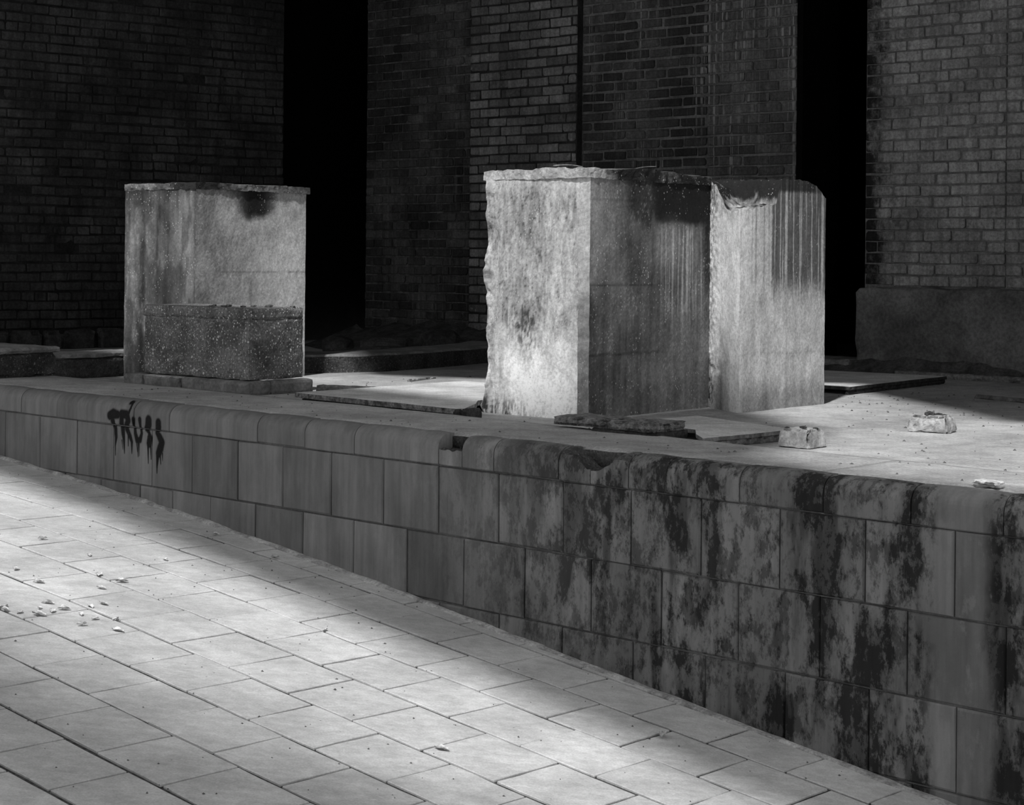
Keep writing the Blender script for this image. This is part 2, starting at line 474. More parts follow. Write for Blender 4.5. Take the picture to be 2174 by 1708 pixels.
def block_mesh(x0, x1, z0, z1, painted):
    yf = -.022 + random.uniform(-.003, .003); yb = .02; b = random.uniform(.003, .006)
    if not painted:
        J = lambda a=.002: random.uniform(-a, a)
        fr = [(x0 + b + J(), yf + J(), z0 + b + J()), (x1 - b + J(), yf + J(), z0 + b + J()), (x1 - b + J(), yf + J(), z1 - b + J()), (x0 + b + J(), yf + J(), z1 - b + J())]
        rim = [(x0, yf + b, z0), (x1, yf + b, z0), (x1, yf + b, z1), (x0, yf + b, z1)]
        bk = [(x, yb, z) for x, _, z in rim]
        vs = fr + rim + bk
        fs = [(0, 1, 2, 3)]
        for i in range(4):
            j = (i + 1) % 4
            fs += [(4 + i, 4 + j, j, i), (8 + i, 8 + j, 4 + j, 4 + i)]
        return mesh('block', vs, fs, M['block'])
    nx, nz = int((x1 - x0) / .003), int((z1 - z0) / .003)
    vs, fs = [], []
    for i in range(nx + 1):
        for k in range(nz + 1):
            x = x0 + (x1 - x0) * i / nx; z = z0 + (z1 - z0) * k / nz
            e = (i in (0, nx)) or (k in (0, nz))
            vs.append((x, yf + (b if e else 0), z))
    for i in range(nx):
        for k in range(nz):
            q = i * (nz + 1) + k
            fs.append((q, q + nz + 1, q + nz + 2, q + 1))
    n = len(vs)
    rim = [0, nx * (nz + 1), nx * (nz + 1) + nz, nz]
    for r in rim: vs.append((vs[r][0], yb, vs[r][2]))
    for i in range(4):
        j = (i + 1) % 4
        fs.append((n + i, n + j, rim[j], rim[i]))
    A_ = np.array(vs)
    return mesh('block', vs, fs, M['block'], paint=spray(A_[:, 0], A_[:, 2]))

def extend(js, lo, hi, st=.308):
    js = list(js)
    while js[0] > lo: js.insert(0, js[0] - st)
    while js[-1] < hi: js.append(js[-1] + st)
    return js
LO, HI = -5.2, 3.2
c2 = extend([-3.427, -3.109, -2.794, -2.491, -2.188, -1.886, -1.568, -1.267, -0.963, -0.653, -0.349, -0.037, 0.278, 0.59, 0.885, 1.196, 1.509, 1.813], LO, HI)
c3 = extend([-2.586, -2.28, -2.03, -1.755, -1.447, -1.138, -0.826, -0.522, -0.209, 0.097, 0.412, 0.722, 1.039, 1.35, 1.657, 1.978], LO, HI)
c4 = extend([-.03, .28, .60, 0.907, 1.222, 1.527, 1.823], LO, HI)
c5 = extend([.75, 1.06, 1.37, 1.68, 1.98], LO, HI)
def ground_at(s, d=-.03):
    P = WO + np.array(WD[:2]) * s + WN_IN * d
    return float(zr(P[0], P[1]))
for js, z1, z0 in ((c2, -.1200, -.3680), (c3, -.3708, -.6180), (c4, -.6208, -.869), (c5, -.872, -1.12)):
    for a, b in zip(js[:-1], js[1:]):
        if ground_at(b) > z1 - .01 and ground_at(a) > z1 - .01: continue
        painted = (z1 > -.2 and b > -2.56 and a < -2.06)
        g_ = random.uniform(.0015, .003)
        link('block', block_mesh(a + g_, b - g_, z0 + random.uniform(0, .002), z1 - random.uniform(0, .002), painted), wall_front)

# coping: bullnose stones, some broken
PROF = [(-.020, -.116), (-.024, -.112), (-.024, -.055)] + [(-.024 + .055 * (1 - math.cos(t)), -.055 + .055 * math.sin(t)) for t in np.linspace(math.radians(12), math.radians(90), 8)] + [(.06, 0.0)]
def coping_mesh(a, b, cut=None, painted=False, seed=0):
    ns = int(max(2, (b - a) / (.003 if painted else .012 if cut else .08)))
    prof = np.array(PROF)
    if painted or cut:
        P = []
        for p, q in zip(prof[:-1], prof[1:]):
            n = max(1, int(np.hypot(*(q - p)) / (.003 if painted else .008)))
            P += [p + (q - p) * t / n for t in range(n)]
        prof = np.array(P + [prof[-1]])
    m = len(prof); vs = []
    jy, jz = random.uniform(-.002, .002), random.uniform(-.002, .001)
    for i in range(ns + 1):
        s = a + (b - a) * i / ns
        e = .003 if i in (0, ns) else 0.0
        for y, z in prof:
            zz = z + jz - (e if z > -.1 else 0); yy = y + jy + (e if y < .03 else 0)
            if cut:
                cz = cut(s) + (fbm(s * 60, y * 60, 0, seed, 3) - .5) * .02
                if zz > cz: zz = float(cz)
            vs.append((s, yy, zz))
    fs = []
    for i in range(ns):
        for k in range(m - 1):
            q = i * m + k; fs.append((q, q + m, q + m + 1, q + 1))
    n0 = len(vs)
    # end caps
    for i in (0, ns):
        base = i * m
        vs.append((vs[base][0], .06, -.116)); c_ = len(vs) - 1
        ring = [base + k for k in range(m)] + [c_]
        fs.append(ring if i == ns else ring[::-1])
    A_ = np.array(vs)
    pt = spray(A_[:, 0], A_[:, 2]) if painted else None
    return mesh('coping_block', vs, fs, M['block'], smooth=False, paint=pt)
cop = extend([-3.287, -2.968, -2.656, -2.33, -2.06, -1.748, -1.438, -1.132, -0.829, -0.509, -0.349, -0.224, -0.061, 0.256, 0.405, 0.575, 0.74, 1.039, 1.358, 1.666, 1.968], LO, HI)
for a, b in zip(cop[:-1], cop[1:]):
    cut = None
    if abs(a + .349) < .01: cut = lambda s: -.058
    if abs(a - .256) < .01: cut = lambda s: -.066 * float(sst(s, .285, .40)) + .012 - .012 * float(sst(s, .27, .30))
    if abs(a - .405) < .01: cut = lambda s: -.068 + .082 * float(sst(s, .44, .575))
    painted = b > -2.56 and a < -2.06
    me = coping_mesh(a + .002, b - .002, cut, painted, int((a + 10) * 7))
    o = link('coping_block', me, wall_front)
    if cut:
        me.materials.append(M['rawcon'])
        for p in me.polygons:
            zc = sum(me.vertices[v].co.z for v in p.vertices) / len(p.vertices)
            if p.normal.z > .5 and zc < -.012: p.material_index = 1
        o['label'] = 'broken coping stone with a chipped out top'
    elif True:
        pass

# mortar fillet where wall meets paving
vs, fs = [], []
NS = 420
for i in range(NS + 1):
    s = -5.4 + 8.6 * i / NS
    w_ = .006 + .024 * float(fbm(s * 7, 3.1, 0, 5, 4)); hgt = .002 + .014 * float(fbm(s * 9, 9.1, 0, 6, 4)) * (1.0 if s < .2 else .55)
    for d, dz in ((-.020, hgt), (-.028, hgt), (-.03 - w_ * .5, hgt * .6 + .004 * float(fbm(s * 40, 1, 0, 8))), (-.03 - w_, .0015), (-.03 - w_, -.02)):
        P = WO + np.array(WD[:2]) * s + WN_IN * d
        vs.append((P[0], P[1], float(zr(P[0], P[1])) + dz))
for i in range(NS):
    for k in range(4):
        q = i * 5 + k; fs.append((q + 1, q + 6, q + 5, q))
tag(link('trim_1', mesh('trim_1', vs, fs, M['fillet'], True)), 'rough pale mortar line where wall meets paving', None, None, 'structure')

# concrete strip behind the coping: two slabs
strip = tag(link('trim_2', None, None, (0, 6.56923, 0), WA), 'concrete strip along the top of the retaining wall', None, None, 'structure')
def slab_mesh(s0, s1, j0, j1):
    n = int((s1 - s0) / .03); rows = np.concatenate([np.linspace(.05, .1, 5), np.linspace(.13, .44, 12), np.linspace(.47, .52, 4)])
    vs, fs = [], []; m = len(rows) + 2
    for i in range(n + 1):
        t = i / n
        for k, y in enumerate(rows):
            s = s0 + (s1 - s0) * t + (j0 * (1 - t) ** 40 + j1 * t ** 40) * (y - .05) / .5
            wsc = .59 - .095 * sst(s, -2, 2)
            yy = .05 + (y - .05) * (wsc - .05) / .47
            ed = (.006 * (k == 0) + .010 * float(fbm(s * 12, 2, 0, 3)) * (k <= 1))
            zz = .001 + .006 * (fbm(s * 5, y * 5, 0, 11, 4) - .5) - ed
            if k == len(rows) - 1: yy += .012 * (float(fbm(s * 9, 7, 0, 4)) - .5)
            vs.append((s, yy, float(zz)))
        s = vs[-1][0]
        vs.append((s, vs[-1][1] + .004, -.09)); vs.append((s, .05, -.09))
    for i in range(n):
        for k in range(m):
            q = i * m; k2 = (k + 1) % m
            fs.append((q + k, q + m + k, q + m + k2, q + k2))
    fs.append([k for k in range(m)]); fs.append([n * m + k for k in range(m)][::-1])
    me = mesh('slab', vs, fs, M['strip'], True); me.materials.append(M['rawcon'])
    for p in me.polygons:
        if p.normal.y < -.6: p.material_index = 1
    return me
link('slab', slab_mesh(-5.6, 1.296, 0, -.03), strip)
link('slab', slab_mesh(1.302, 3.4, -.03, 0), strip)

# deck (floor) behind the strip
vs, fs = [], []
sx_ = np.linspace(-7.0, 8.0, 121); dy_ = np.concatenate([np.linspace(.40, 5, 80), np.linspace(5.2, 12, 25)])
ZD = -.03
def deck_z(X, Y): return ZD + .010 * (fbm(X * 1.3, Y * 1.3, 0, 21, 4) - .5) + .004 * (fbm(X * 9, Y * 9, 0, 25, 3) - .5)
for s in sx_:
    for d in dy_:
        P = WO + np.array(WD[:2]) * s + WN_IN * d
        vs.append((P[0], P[1], float(deck_z(P[0], P[1]))))
m = len(dy_)
for i in range(len(sx_) - 1):
    for k in range(m - 1):
        q = i * m + k; fs.append((q, q + m, q + m + 1, q + 1))
tag(link('floor', mesh('floor', vs, fs, M['deck'], True)), 'dusty concrete floor of the ruin', None, None, 'structure')

# ---- brick walls
def brick_mesh(L_, h, d=.05, tag_='brick'):
    b = random.uniform(.003, .006); J = lambda a=.002: random.uniform(-a, a)
    x0, x1, z0, z1 = -L_ / 2, L_ / 2, -h / 2, h / 2
    # ring of 8 front points for worn corners
    cr = [random.choice((.002, .003, .005, .012)) * random.uniform(.6, 1.2) for _ in range(4)]
    ring = [(x0 + cr[0], z0), (x1 - cr[1], z0), (x1, z0 + cr[1]), (x1, z1 - cr[2]), (x1 - cr[2], z1), (x0 + cr[3], z1), (x0, z1 - cr[3]), (x0, z0 + cr[0])]
    ring = [(x + J(), z + J()) for x, z in ring]
    fr = [(x * (1 - 2 * b / L_), J(.001), z * (1 - 2 * b / h)) for x, z in ring]
    mid = [(x, b, z) for x, z in ring]; bk = [(x, d, z) for x, z in ring]
    vs = fr + mid + bk; fs = [tuple(range(8))]
    for i in range(8):
        j = (i + 1) % 8
        fs += [(8 + i, 8 + j, j, i), (16 + i, 16 + j, 8 + j, 8 + i)]
    return vs, fs
COURSE = .0678; MJ = .011
def brick_wall(name, p0, p1, label, mat, mortar, zlo=-.03, ztop=2.85, proud=0.0, cap=300, seed=0, header_rows=(), pitch=.193, gap=.011, stop=4.3, thick=.35, jig=.004, missing=.0, parent=None, wav=.012):
    random.seed(seed)
    p0 = np.array(p0); p1 = np.array(p1); L_ = float(np.hypot(*(p1 - p0))); th = math.atan2(p1[1] - p0[1], p1[0] - p0[0])
    nrm = np.array([math.sin(th), -math.cos(th)])
    o_ = p0 + nrm * proud
    core = mesh(name, *box_vf(0, L_, .010, thick, -.1, stop), mortar)
    w = link(name, core, parent, (o_[0], o_[1], 0), th)
    tag(w, label, None, None, 'structure')
    VAR = {}
    def var(kind, Lb):
        key = (kind, round(Lb, 2))
        if key not in VAR:
            lst = []
            for _ in range(7):
                v, f = brick_mesh(Lb, COURSE - gap)
                me = mesh('brick', v, f, mat); lst.append(me)
            VAR[key] = lst
        return random.choice(VAR[key])
    items = []
    r = 0; z = zlo + COURSE / 2
    while z < ztop:
        hd = r in header_rows or (header_rows and r % 7 == header_rows[0])
        pt = pitch / 2 if hd else pitch
        x = -(pt * (.5 if r % 2 else 0.0)) - (0.0 if not hd else pt * .25)
        ph = random.uniform(0, 50)
        while x < L_ - .012:
            pw = pt * random.uniform(.93, 1.07)
            a = max(x, 0) ; b = min(x + pw, L_)
            if b - a > .03 and random.random() > missing:
                items.append(((a + b) / 2, z + wav * (float(fbm(x * 2.2, r * .35, 0, seed, 2)) - .5), b - a - gap * random.uniform(.6, 1.2), hd))
            x += pw
        z += COURSE; r += 1
    # nearest the eye-line first: those become single bricks
    vis = sorted(items, key=lambda t: abs(t[1] - 1.25))
    single = vis[:cap]; rest = vis[cap:]
    for (x, zz, Lb, hd) in single:
        b = link('brick', var('h' if hd else 's', Lb), w)
        b.location = (x + random.uniform(-.002, .002), random.uniform(-jig, jig), zz + random.uniform(-.0025, .0025))
        b.rotation_euler = (random.uniform(-.03, .03), random.uniform(-.016, .016), random.uniform(-.022, .022))
    if rest:
        vs, fs = [], []
        for (x, zz, Lb, hd) in rest:
            v, f = brick_mesh(Lb, COURSE - gap); k = len(vs); dy = random.uniform(-jig, jig)
            vs += [(a + x, b_ + dy, c_ + zz) for a, b_, c_ in v]; fs += [tuple(q + k for q in ff_) for ff_ in f]
        tag(link('brick_mass', mesh('brick_mass', vs, fs, mat), w), None, None, None, 'stuff')
    return w

BD = np.array([math.cos(math.radians(-42.43)), math.sin(math.radians(-42.43))]); B0 = np.array([.475, 12.9])
def bw(t): return tuple(B0 + BD * t)
LD = np.array([math.cos(math.radians(40.25)), math.sin(math.radians(40.25))]); L0 = np.array([-3.58, 12.9])
def lw(t): return tuple(L0 + LD * t)
brick_wall('wall_left', lw(-.9316), lw(2.342), 'brick wall behind the left pillar, shade put into its colour', M['brick_left'], M['mortar_dark'], zlo=.11, seed=1, header_rows=(3,), missing=.006, jig=.009, wav=.022)
brick_wall('wall_back', bw(-2.197), bw(-1.029), 'dark brick bay beside the black corner opening', M['brick_bay'], M['mortar_mid'], seed=2, cap=290)
brick_wall('wall_pilaster', bw(-1.029), bw(0.0), 'pale mottled brick pilaster above the right pillar', M['brick_pil'], M['mortar_dark'], proud=.055, seed=3, cap=290)
brick_wall('wall_bay', bw(0.0), bw(1.095), 'dark brick bay with white drips right of the pilaster', M['brick_bay2'], M['mortar_light'], seed=4, cap=290, gap=.017)
brick_wall('wall_pier', bw(1.10), bw(1.805), 'streaked brick pier left of the black doorway', M['brick_pier'], M['mortar_light'], proud=.02, seed=5, cap=290)
brick_wall('wall_right', bw(2.294), bw(3.241), 'painted grey brick wall right of the black doorway', M['brick_right'], M['mortar_right'], zlo=.50, proud=.0, seed=6, cap=290, gap=.009)
brick_wall('wall_right_pier', bw(3.245), bw(4.6), 'grey brick pier at the right edge', M['brick_right'], M['mortar_right'], zlo=.50, proud=.015, seed=8, cap=290, gap=.009)

tag(link('jamb_dark', mesh('jamb_dark', *box_vf(1.806, 1.85, -.026, .40, -.03, 4.25), M['void_black']), None, (B0[0], B0[1], 0), math.radians(-42.43)), 'added black slab darkening the pier end at the right opening', None, None, 'structure')  # slab added to black out the pier's end face
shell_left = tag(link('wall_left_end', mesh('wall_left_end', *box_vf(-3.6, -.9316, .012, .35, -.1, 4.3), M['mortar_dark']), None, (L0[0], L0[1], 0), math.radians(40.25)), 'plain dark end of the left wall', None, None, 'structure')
# plinth under the right wall
def along(t0, t1, out0, out1, z0, z1, step, amp, seed, mat, name, kind='structure', label=None, bev=.006, edge=.01):
    L_ = t1 - t0
    me = rough_box(name, 0, L_, -out1, -out0, z0, z1, mat, step, amp, seed, 8, bev, edge)
    p = bw(t0)
    o = link(name, me, None, (p[0], p[1], 0), math.radians(-42.43))
    return tag(o, label, None, None, kind)
along(2.27, 4.6, -.3, .07, -.10, .492, .035, .012, 3, M['plinth'], 'baseboard_right', label='concrete plinth below the right brick wall')

# rooms behind the openings, their darkness painted black, and the roof added above
def shell(name, x0, x1, y0, y1, z0, z1, loc, rot, mat, label):
    o = link(name, mesh(name, *box_vf(x0, x1, y0, y1, z0, z1), mat), None, loc, rot)
    return tag(o, label, None, None, 'structure')
RA = math.radians(-42.43)
shell('wall_rear', -7, 6.5, 3.2, 3.5, -.2, 4.3, (B0[0], B0[1], 0), RA, M['void_black'], 'black inner wall deep inside the openings')
shell('wall_partition', 2.62, 2.7, .36, 3.2, -.1, 4.3, (B0[0], B0[1], 0), RA, M['void_black'], 'partition inside the doorway, darkness painted into its colour')
shell('wall_far_side', 6.2, 6.5, -2, 3.5, -.1, 4.3, (B0[0], B0[1], 0), RA, M['void_black'], 'dark end wall of the ruin')
shell('wall_corner', -3.4, -3.1, -.75, 3.5, -.1, 4.3, (B0[0], B0[1], 0), RA, M['void_black'], 'black wall inside the corner opening')

def prism(name, poly, z0, z1, mat):
    n = len(poly)
    vs = [(x, y, z0) for x, y in poly] + [(x, y, z1) for x, y in poly]
    fs = [list(range(n))[::-1], list(range(n, 2 * n))] + [(i, (i + 1) % n, n + (i + 1) % n, n + i) for i in range(n)]
    return mesh(name, vs, fs, mat)
# added unseen roof over the rear deck, front edge cut to place its shade
roof = link('shade_roof', prism('shade_roof', [(-9.5, 8.0), (-3.9, 8.4), (-3.3, 9.2), (-2.75, 8.75), (-2.0, 8.25), (-1.9, 7.6), (-1.0, 7.35), (.75, 6.65), (1.05, 4.95), (1.6, 4.55), (4.5, 3.0), (11, -1.5), (14, 6), (4, 18), (-4, 21), (-11, 18)], 4.3, 4.5, M['blockerm']))
tag(roof, 'added unseen roof slab, edge shaped to shade the back of the ruin', None, None, 'structure')
# added unseen slab, shaped to throw the band of shade on wall and paving
shade_slab = link('overhead_shade_slab', prism('overhead_shade_slab', [(-6.1, 7.8), (-3.59, 4.69), (-.942, 1.398), (.94, -.94), (1.5, -.95), (.265, 1.66), (-.285, 2.22), (-.43, 2.7), (-.02, 3.8), (-.2, 4.80), (-.31, 5.08), (-.97, 4.34), (-1.4, 4.62), (-2.41, 5.88), (-3.04, 6.40), (-5.0, 8.6)], 5.0, 5.15, M['blockerm']))
tag(shade_slab, 'added unseen slab overhead, shaped for its shade', None, None, 'structure')
# added unseen block behind the camera, its top edge placed to shade the near paving
opp = link('shade_block_opposite', prism('shade_block_opposite', [(-11.8, -1.1), (-6.3, -4.9), (-5.0, -5.9), (2.0, -11.5), (-3, -17), (-17, -7)], -1.5, 16.0, M['blockerm']))
tag(opp, 'added unseen block across the street that shades the near paving', None, None, 'structure')

# ================================================================== OBJECTS
DA = np.array([math.cos(math.radians(-40.06)), math.sin(math.radians(-40.06))])
DB = np.array([math.cos(math.radians(49.94)), math.sin(math.radians(49.94))])

def pillar_mesh(name, poly, zb, ztop, col, disp, mat, step=.007, detail_faces=None, grid_top=False):
    """vertical prism with dense faces; col(face, t, z, X, Y) gives the albedo, disp(X, Y, z, face) the wear"""
    n = len(poly); vs, fs, al = [], [], []
    P = [np.array(p, float) for p in poly]; tops = []
    edge_cache = {}
    cols = []     # per face: columns of vertex indices, shared at corners
    start = {}
    for i in range(n):
        a, b = P[i], P[(i + 1) % n]; L_ = np.hypot(*(b - a))
        st = step if (detail_faces is None or i in detail_faces) else .06
        nu = max(2, int(L_ / st)); nv = max(2, int((1.05) / step))
        t = np.linspace(0, 1, nu + 1); X = a[0] + (b[0] - a[0]) * t; Y = a[1] + (b[1] - a[1]) * t
        zt = ztop(X, Y)
        kz = np.linspace(0, 1, nv + 1)
        Z = zb + (zt - zb)[:, None] * kz[None, :]
        XX = np.repeat(X[:, None], nv + 1, 1); YY = np.repeat(Y[:, None], nv + 1, 1); TT = np.repeat(t[:, None], nv + 1, 1)
        D = disp(XX, YY, Z)
        Cc = col(i, TT, Z, XX, YY)
        base = len(vs)
        vs += list(zip((XX + D[0]).ravel(), (YY + D[1]).ravel(), (Z + D[2]).ravel())); al += list(np.broadcast_to(Cc, XX.shape).ravel())
        for p in range(nu):
            for q in range(nv):
                k = base + p * (nv + 1) + q; fs.append((k, k + nv + 1, k + nv + 2, k + 1))
        tops += [base + p * (nv + 1) + nv for p in range(nu)]
    if grid_top and n == 4:
        m = 150; base = len(vs)
        u = np.linspace(0, 1, m + 1); A_, B_ = np.meshgrid(u, u, indexing='ij')
        X = (P[0][0] * (1 - A_) + P[1][0] * A_) * (1 - B_) + (P[3][0] * (1 - A_) + P[2][0] * A_) * B_
        Y = (P[0][1] * (1 - A_) + P[1][1] * A_) * (1 - B_) + (P[3][1] * (1 - A_) + P[2][1] * A_) * B_
        Z = ztop(X, Y); D = disp(X, Y, Z); Cc = col(99, A_, Z, X, Y)
        vs += list(zip((X + D[0]).ravel(), (Y + D[1]).ravel(), (Z + D[2]).ravel())); al += list(np.broadcast_to(Cc, X.shape).ravel())
        for p in range(m):
            for q in range(m):
                k = base + p * (m + 1) + q; fs.append((k, k + m + 1, k + m + 2, k + 1))
    else:
        fs.append(tops)
    return mesh(name, vs, fs, mat, alb=al)

def wear(amp, seed, freq=14):
    def f(X, Y, Z):
        return [(fbm(X * freq, Y * freq, Z * freq, seed + q * 17, 4) - .5) * 2 * amp for q in range(3)]
    return f

# ---- right pillar: tall machine foundation of two fused blocks
pr = thing('concrete_pillar', (0, 0, 0), 0, 'tall whitewashed concrete foundation block with black stains and a broken top right', 'pillar')
PL = np.array([-.118, 8.10]); PC1 = np.array([.279, 7.748]); PC2 = np.array([.328, 7.772]); PIN = PC2 + DB * .98
PB = PL + DB * .98
ZT1 = 1.0
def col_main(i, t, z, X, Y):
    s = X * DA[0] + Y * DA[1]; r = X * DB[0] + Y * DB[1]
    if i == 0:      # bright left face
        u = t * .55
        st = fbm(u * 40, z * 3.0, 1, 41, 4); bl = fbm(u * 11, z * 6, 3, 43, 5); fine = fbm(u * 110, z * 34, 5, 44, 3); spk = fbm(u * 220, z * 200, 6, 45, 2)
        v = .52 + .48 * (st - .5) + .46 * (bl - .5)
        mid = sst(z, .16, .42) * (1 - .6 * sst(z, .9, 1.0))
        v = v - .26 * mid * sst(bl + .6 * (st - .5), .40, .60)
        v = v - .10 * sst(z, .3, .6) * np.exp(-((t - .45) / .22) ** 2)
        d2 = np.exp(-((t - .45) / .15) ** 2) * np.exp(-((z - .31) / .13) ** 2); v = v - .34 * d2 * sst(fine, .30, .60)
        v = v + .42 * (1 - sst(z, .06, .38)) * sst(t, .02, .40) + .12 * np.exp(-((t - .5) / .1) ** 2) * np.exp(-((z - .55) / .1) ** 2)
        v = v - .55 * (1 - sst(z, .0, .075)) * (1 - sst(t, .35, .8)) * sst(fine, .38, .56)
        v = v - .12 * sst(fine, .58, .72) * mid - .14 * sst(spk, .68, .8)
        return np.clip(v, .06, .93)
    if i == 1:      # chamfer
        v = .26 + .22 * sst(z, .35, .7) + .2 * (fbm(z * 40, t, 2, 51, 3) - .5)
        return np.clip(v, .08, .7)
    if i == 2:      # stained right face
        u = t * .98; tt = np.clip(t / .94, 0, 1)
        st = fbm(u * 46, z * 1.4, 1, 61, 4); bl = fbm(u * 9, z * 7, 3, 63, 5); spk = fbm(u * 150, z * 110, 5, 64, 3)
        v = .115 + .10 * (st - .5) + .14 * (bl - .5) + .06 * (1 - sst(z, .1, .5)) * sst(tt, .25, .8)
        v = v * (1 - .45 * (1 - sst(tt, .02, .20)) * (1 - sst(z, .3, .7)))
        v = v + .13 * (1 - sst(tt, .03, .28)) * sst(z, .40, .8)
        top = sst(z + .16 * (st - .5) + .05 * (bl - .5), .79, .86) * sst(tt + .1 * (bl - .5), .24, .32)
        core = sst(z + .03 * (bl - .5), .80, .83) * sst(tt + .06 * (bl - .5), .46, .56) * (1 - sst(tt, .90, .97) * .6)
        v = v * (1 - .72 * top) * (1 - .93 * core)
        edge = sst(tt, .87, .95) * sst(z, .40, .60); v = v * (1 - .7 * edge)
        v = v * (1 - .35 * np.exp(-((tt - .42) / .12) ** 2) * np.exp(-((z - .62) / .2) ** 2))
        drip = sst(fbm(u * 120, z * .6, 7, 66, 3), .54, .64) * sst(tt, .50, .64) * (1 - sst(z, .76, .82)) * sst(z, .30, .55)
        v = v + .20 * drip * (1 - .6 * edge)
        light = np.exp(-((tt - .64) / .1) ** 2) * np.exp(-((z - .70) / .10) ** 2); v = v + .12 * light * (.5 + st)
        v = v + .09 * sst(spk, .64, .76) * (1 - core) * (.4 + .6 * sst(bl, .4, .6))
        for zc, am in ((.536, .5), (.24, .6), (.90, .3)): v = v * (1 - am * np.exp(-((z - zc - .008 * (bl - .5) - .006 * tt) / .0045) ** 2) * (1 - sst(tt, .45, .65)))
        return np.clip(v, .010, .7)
    return np.clip(.25 + .2 * (fbm(X * 9, Y * 9, z * 5, 71, 4) - .5), .05, .6)
_w1 = wear(.0028, 5, 16); _w2 = wear(.034, 9, 11)
def disp_main(X, Y, Z):
    a = _w1(X, Y, Z); b = _w2(X, Y, Z)
    dl = np.hypot(X - PL[0], Y - PL[1]); k = np.exp(-(dl / .05) ** 2) * (1 - .6 * sst(Z, .92, .98))
    kt = sst(Z, ZT1 - .02, ZT1)
    return [a[0] + b[0] * k - .012 * DA[0] * k * 0, a[1] + b[1] * k, a[2] * kt * 1.0 + b[2] * .3 * kt]
def zt_main(X, Y):
    return ZT1 + .012 * (fbm(X * 9, Y * 9, 0, 81, 3) - .5) + 0 * X
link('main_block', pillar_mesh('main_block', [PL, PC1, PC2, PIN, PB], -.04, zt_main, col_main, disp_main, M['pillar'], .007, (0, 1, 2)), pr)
# thin cap layer on the main block
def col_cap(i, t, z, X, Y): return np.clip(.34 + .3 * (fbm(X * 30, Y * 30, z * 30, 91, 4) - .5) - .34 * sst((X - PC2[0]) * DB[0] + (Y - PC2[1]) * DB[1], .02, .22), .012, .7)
capP = [PL - DA * .012, PC1 + DA * .008 - DB * .012, PC2 + DA * .004 - DB * .006, PC2 + DB * .90 + DA * .006, PL + DB * .92 - DA * .01]
def zt_cap(X, Y):
    q = (X - PC2[0]) * DB[0] + (Y - PC2[1]) * DB[1]
    return 1.030 + .02 * (fbm(X * 14, Y * 14, 0, 95, 4) - .5) + .012 * np.exp(-((q - .42) / .12) ** 2)
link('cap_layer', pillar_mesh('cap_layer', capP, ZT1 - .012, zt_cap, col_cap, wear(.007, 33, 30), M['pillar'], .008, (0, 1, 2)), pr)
# side block
SQ = np.array([.905, 8.47]); SK = np.array([1.011, 8.175]); SR = np.array([1.484, 8.738]); SB = SR - DA * .55
SB2 = SQ + (SB - SR) * .5 + DB * .35
def zt_side(X, Y):
    f = (X - SK[0]) * DB[0] + (Y - SK[1]) * DB[1]      # along the right face
    b = -((X - SK[0]) * DA[0] + (Y - SK[1]) * DA[1])   # back from it
    z = .858 + .045 * sst(f, .0, .25) + .115 * sst(f + .25 * b + .03 * (fbm(X * 12, Y * 12, 0, 101, 3) - .5), .285, .335)
    z = np.maximum(z, .87 + .14 * sst(b + .06 * (fbm(X * 15, Y * 15, 0, 102, 3) - .5), .10, .26) * (1 - sst(f, .2, .4)))
    z = z - .05 * sst(f, .50, .735) ** 2 - .02 * sst(f, .68, .735)
    return z + .022 * (fbm(X * 30, Y * 30, 0, 103, 4) - .5)
def col_side(i, t, z, X, Y):
    bl = fbm(X * 9 + Y * 9, z * 7, 3, 113, 5)
    if i == 0:
        st = fbm(t * 12, z * 2.2, 1, 111, 4); fine = fbm(t * 30, z * 60, 2, 112, 4)
        v = .80 + .3 * (st - .5) + .15 * (bl - .5)  # lighter than the right face: its sunlit side painted into the albedo
        v = v - .45 * (1 - sst(t, .0, .32)) * sst(fine, .45, .62)
        v = v - .48 * (1 - sst(t, .40, .80)) * (1 - sst(z, .16, .45)) * sst(bl, .25, .5)
        v = v - .3 * sst(z, .83, .87) * sst(fine, .4, .6)
        return np.clip(v, .05, .9)
    if i == 1:
        st = fbm(t * 24, z * 1.2, 1, 115, 4); hair = fbm(t * 70, z * .5, 4, 116, 3); fine = fbm(t * 90, z * 90, 2, 117, 3)
        v = .55 + .14 * (st - .5) + .20 * (bl - .5)
        v = v + .16 * (1 - sst(t, .02, .30)) * sst(z, .3, .6) + .2 * np.exp(-(t / .035) ** 2) * (1 - sst(z, .2, .5))
        v = v - .24 * sst(hair, .56, .66) * sst(z, .45, .6) * (1 - sst(t, .3, .36)) * sst(t, .03, .1)
        stain = sst(t + .02 * (fine - .5), .345, .365) * sst(z + .18 * (hair - .5) + .06 * (fine - .5), .43, .58)
        v = v * (1 - .78 * stain) + .34 * stain * sst(hair, .57, .64) * sst(z, .3, .55)
        v = v * (1 - .85 * sst(z, .955, .975) * sst(t, .3, .4) * (1 - .5 * sst(t, .8, .95)))
        v = v - .27 * (1 - sst(z, .02, .15)) * sst(bl, .2, .5) - .10 * np.exp(-((t - .30) / .05) ** 2) * (1 - sst(z, .25, .4))
        v = v * (1 - .3 * np.exp(-((z - .225 - .02 * (bl - .5)) / .006) ** 2) * sst(fine, .5, .6))
        return np.clip(v, .03, .9)
    if i == 99:
        f = (X - SK[0]) * DB[0] + (Y - SK[1]) * DB[1]
        return np.clip(.16 + .9 * (fbm(X * 34, Y * 34, z * 20, 118, 4) - .5) - .30 * sst(z, .91, .96), .012, .6)
    return np.clip(.3 + .2 * (bl - .5), .05, .6) + 0 * X
_ws = wear(.0025, 55, 16)
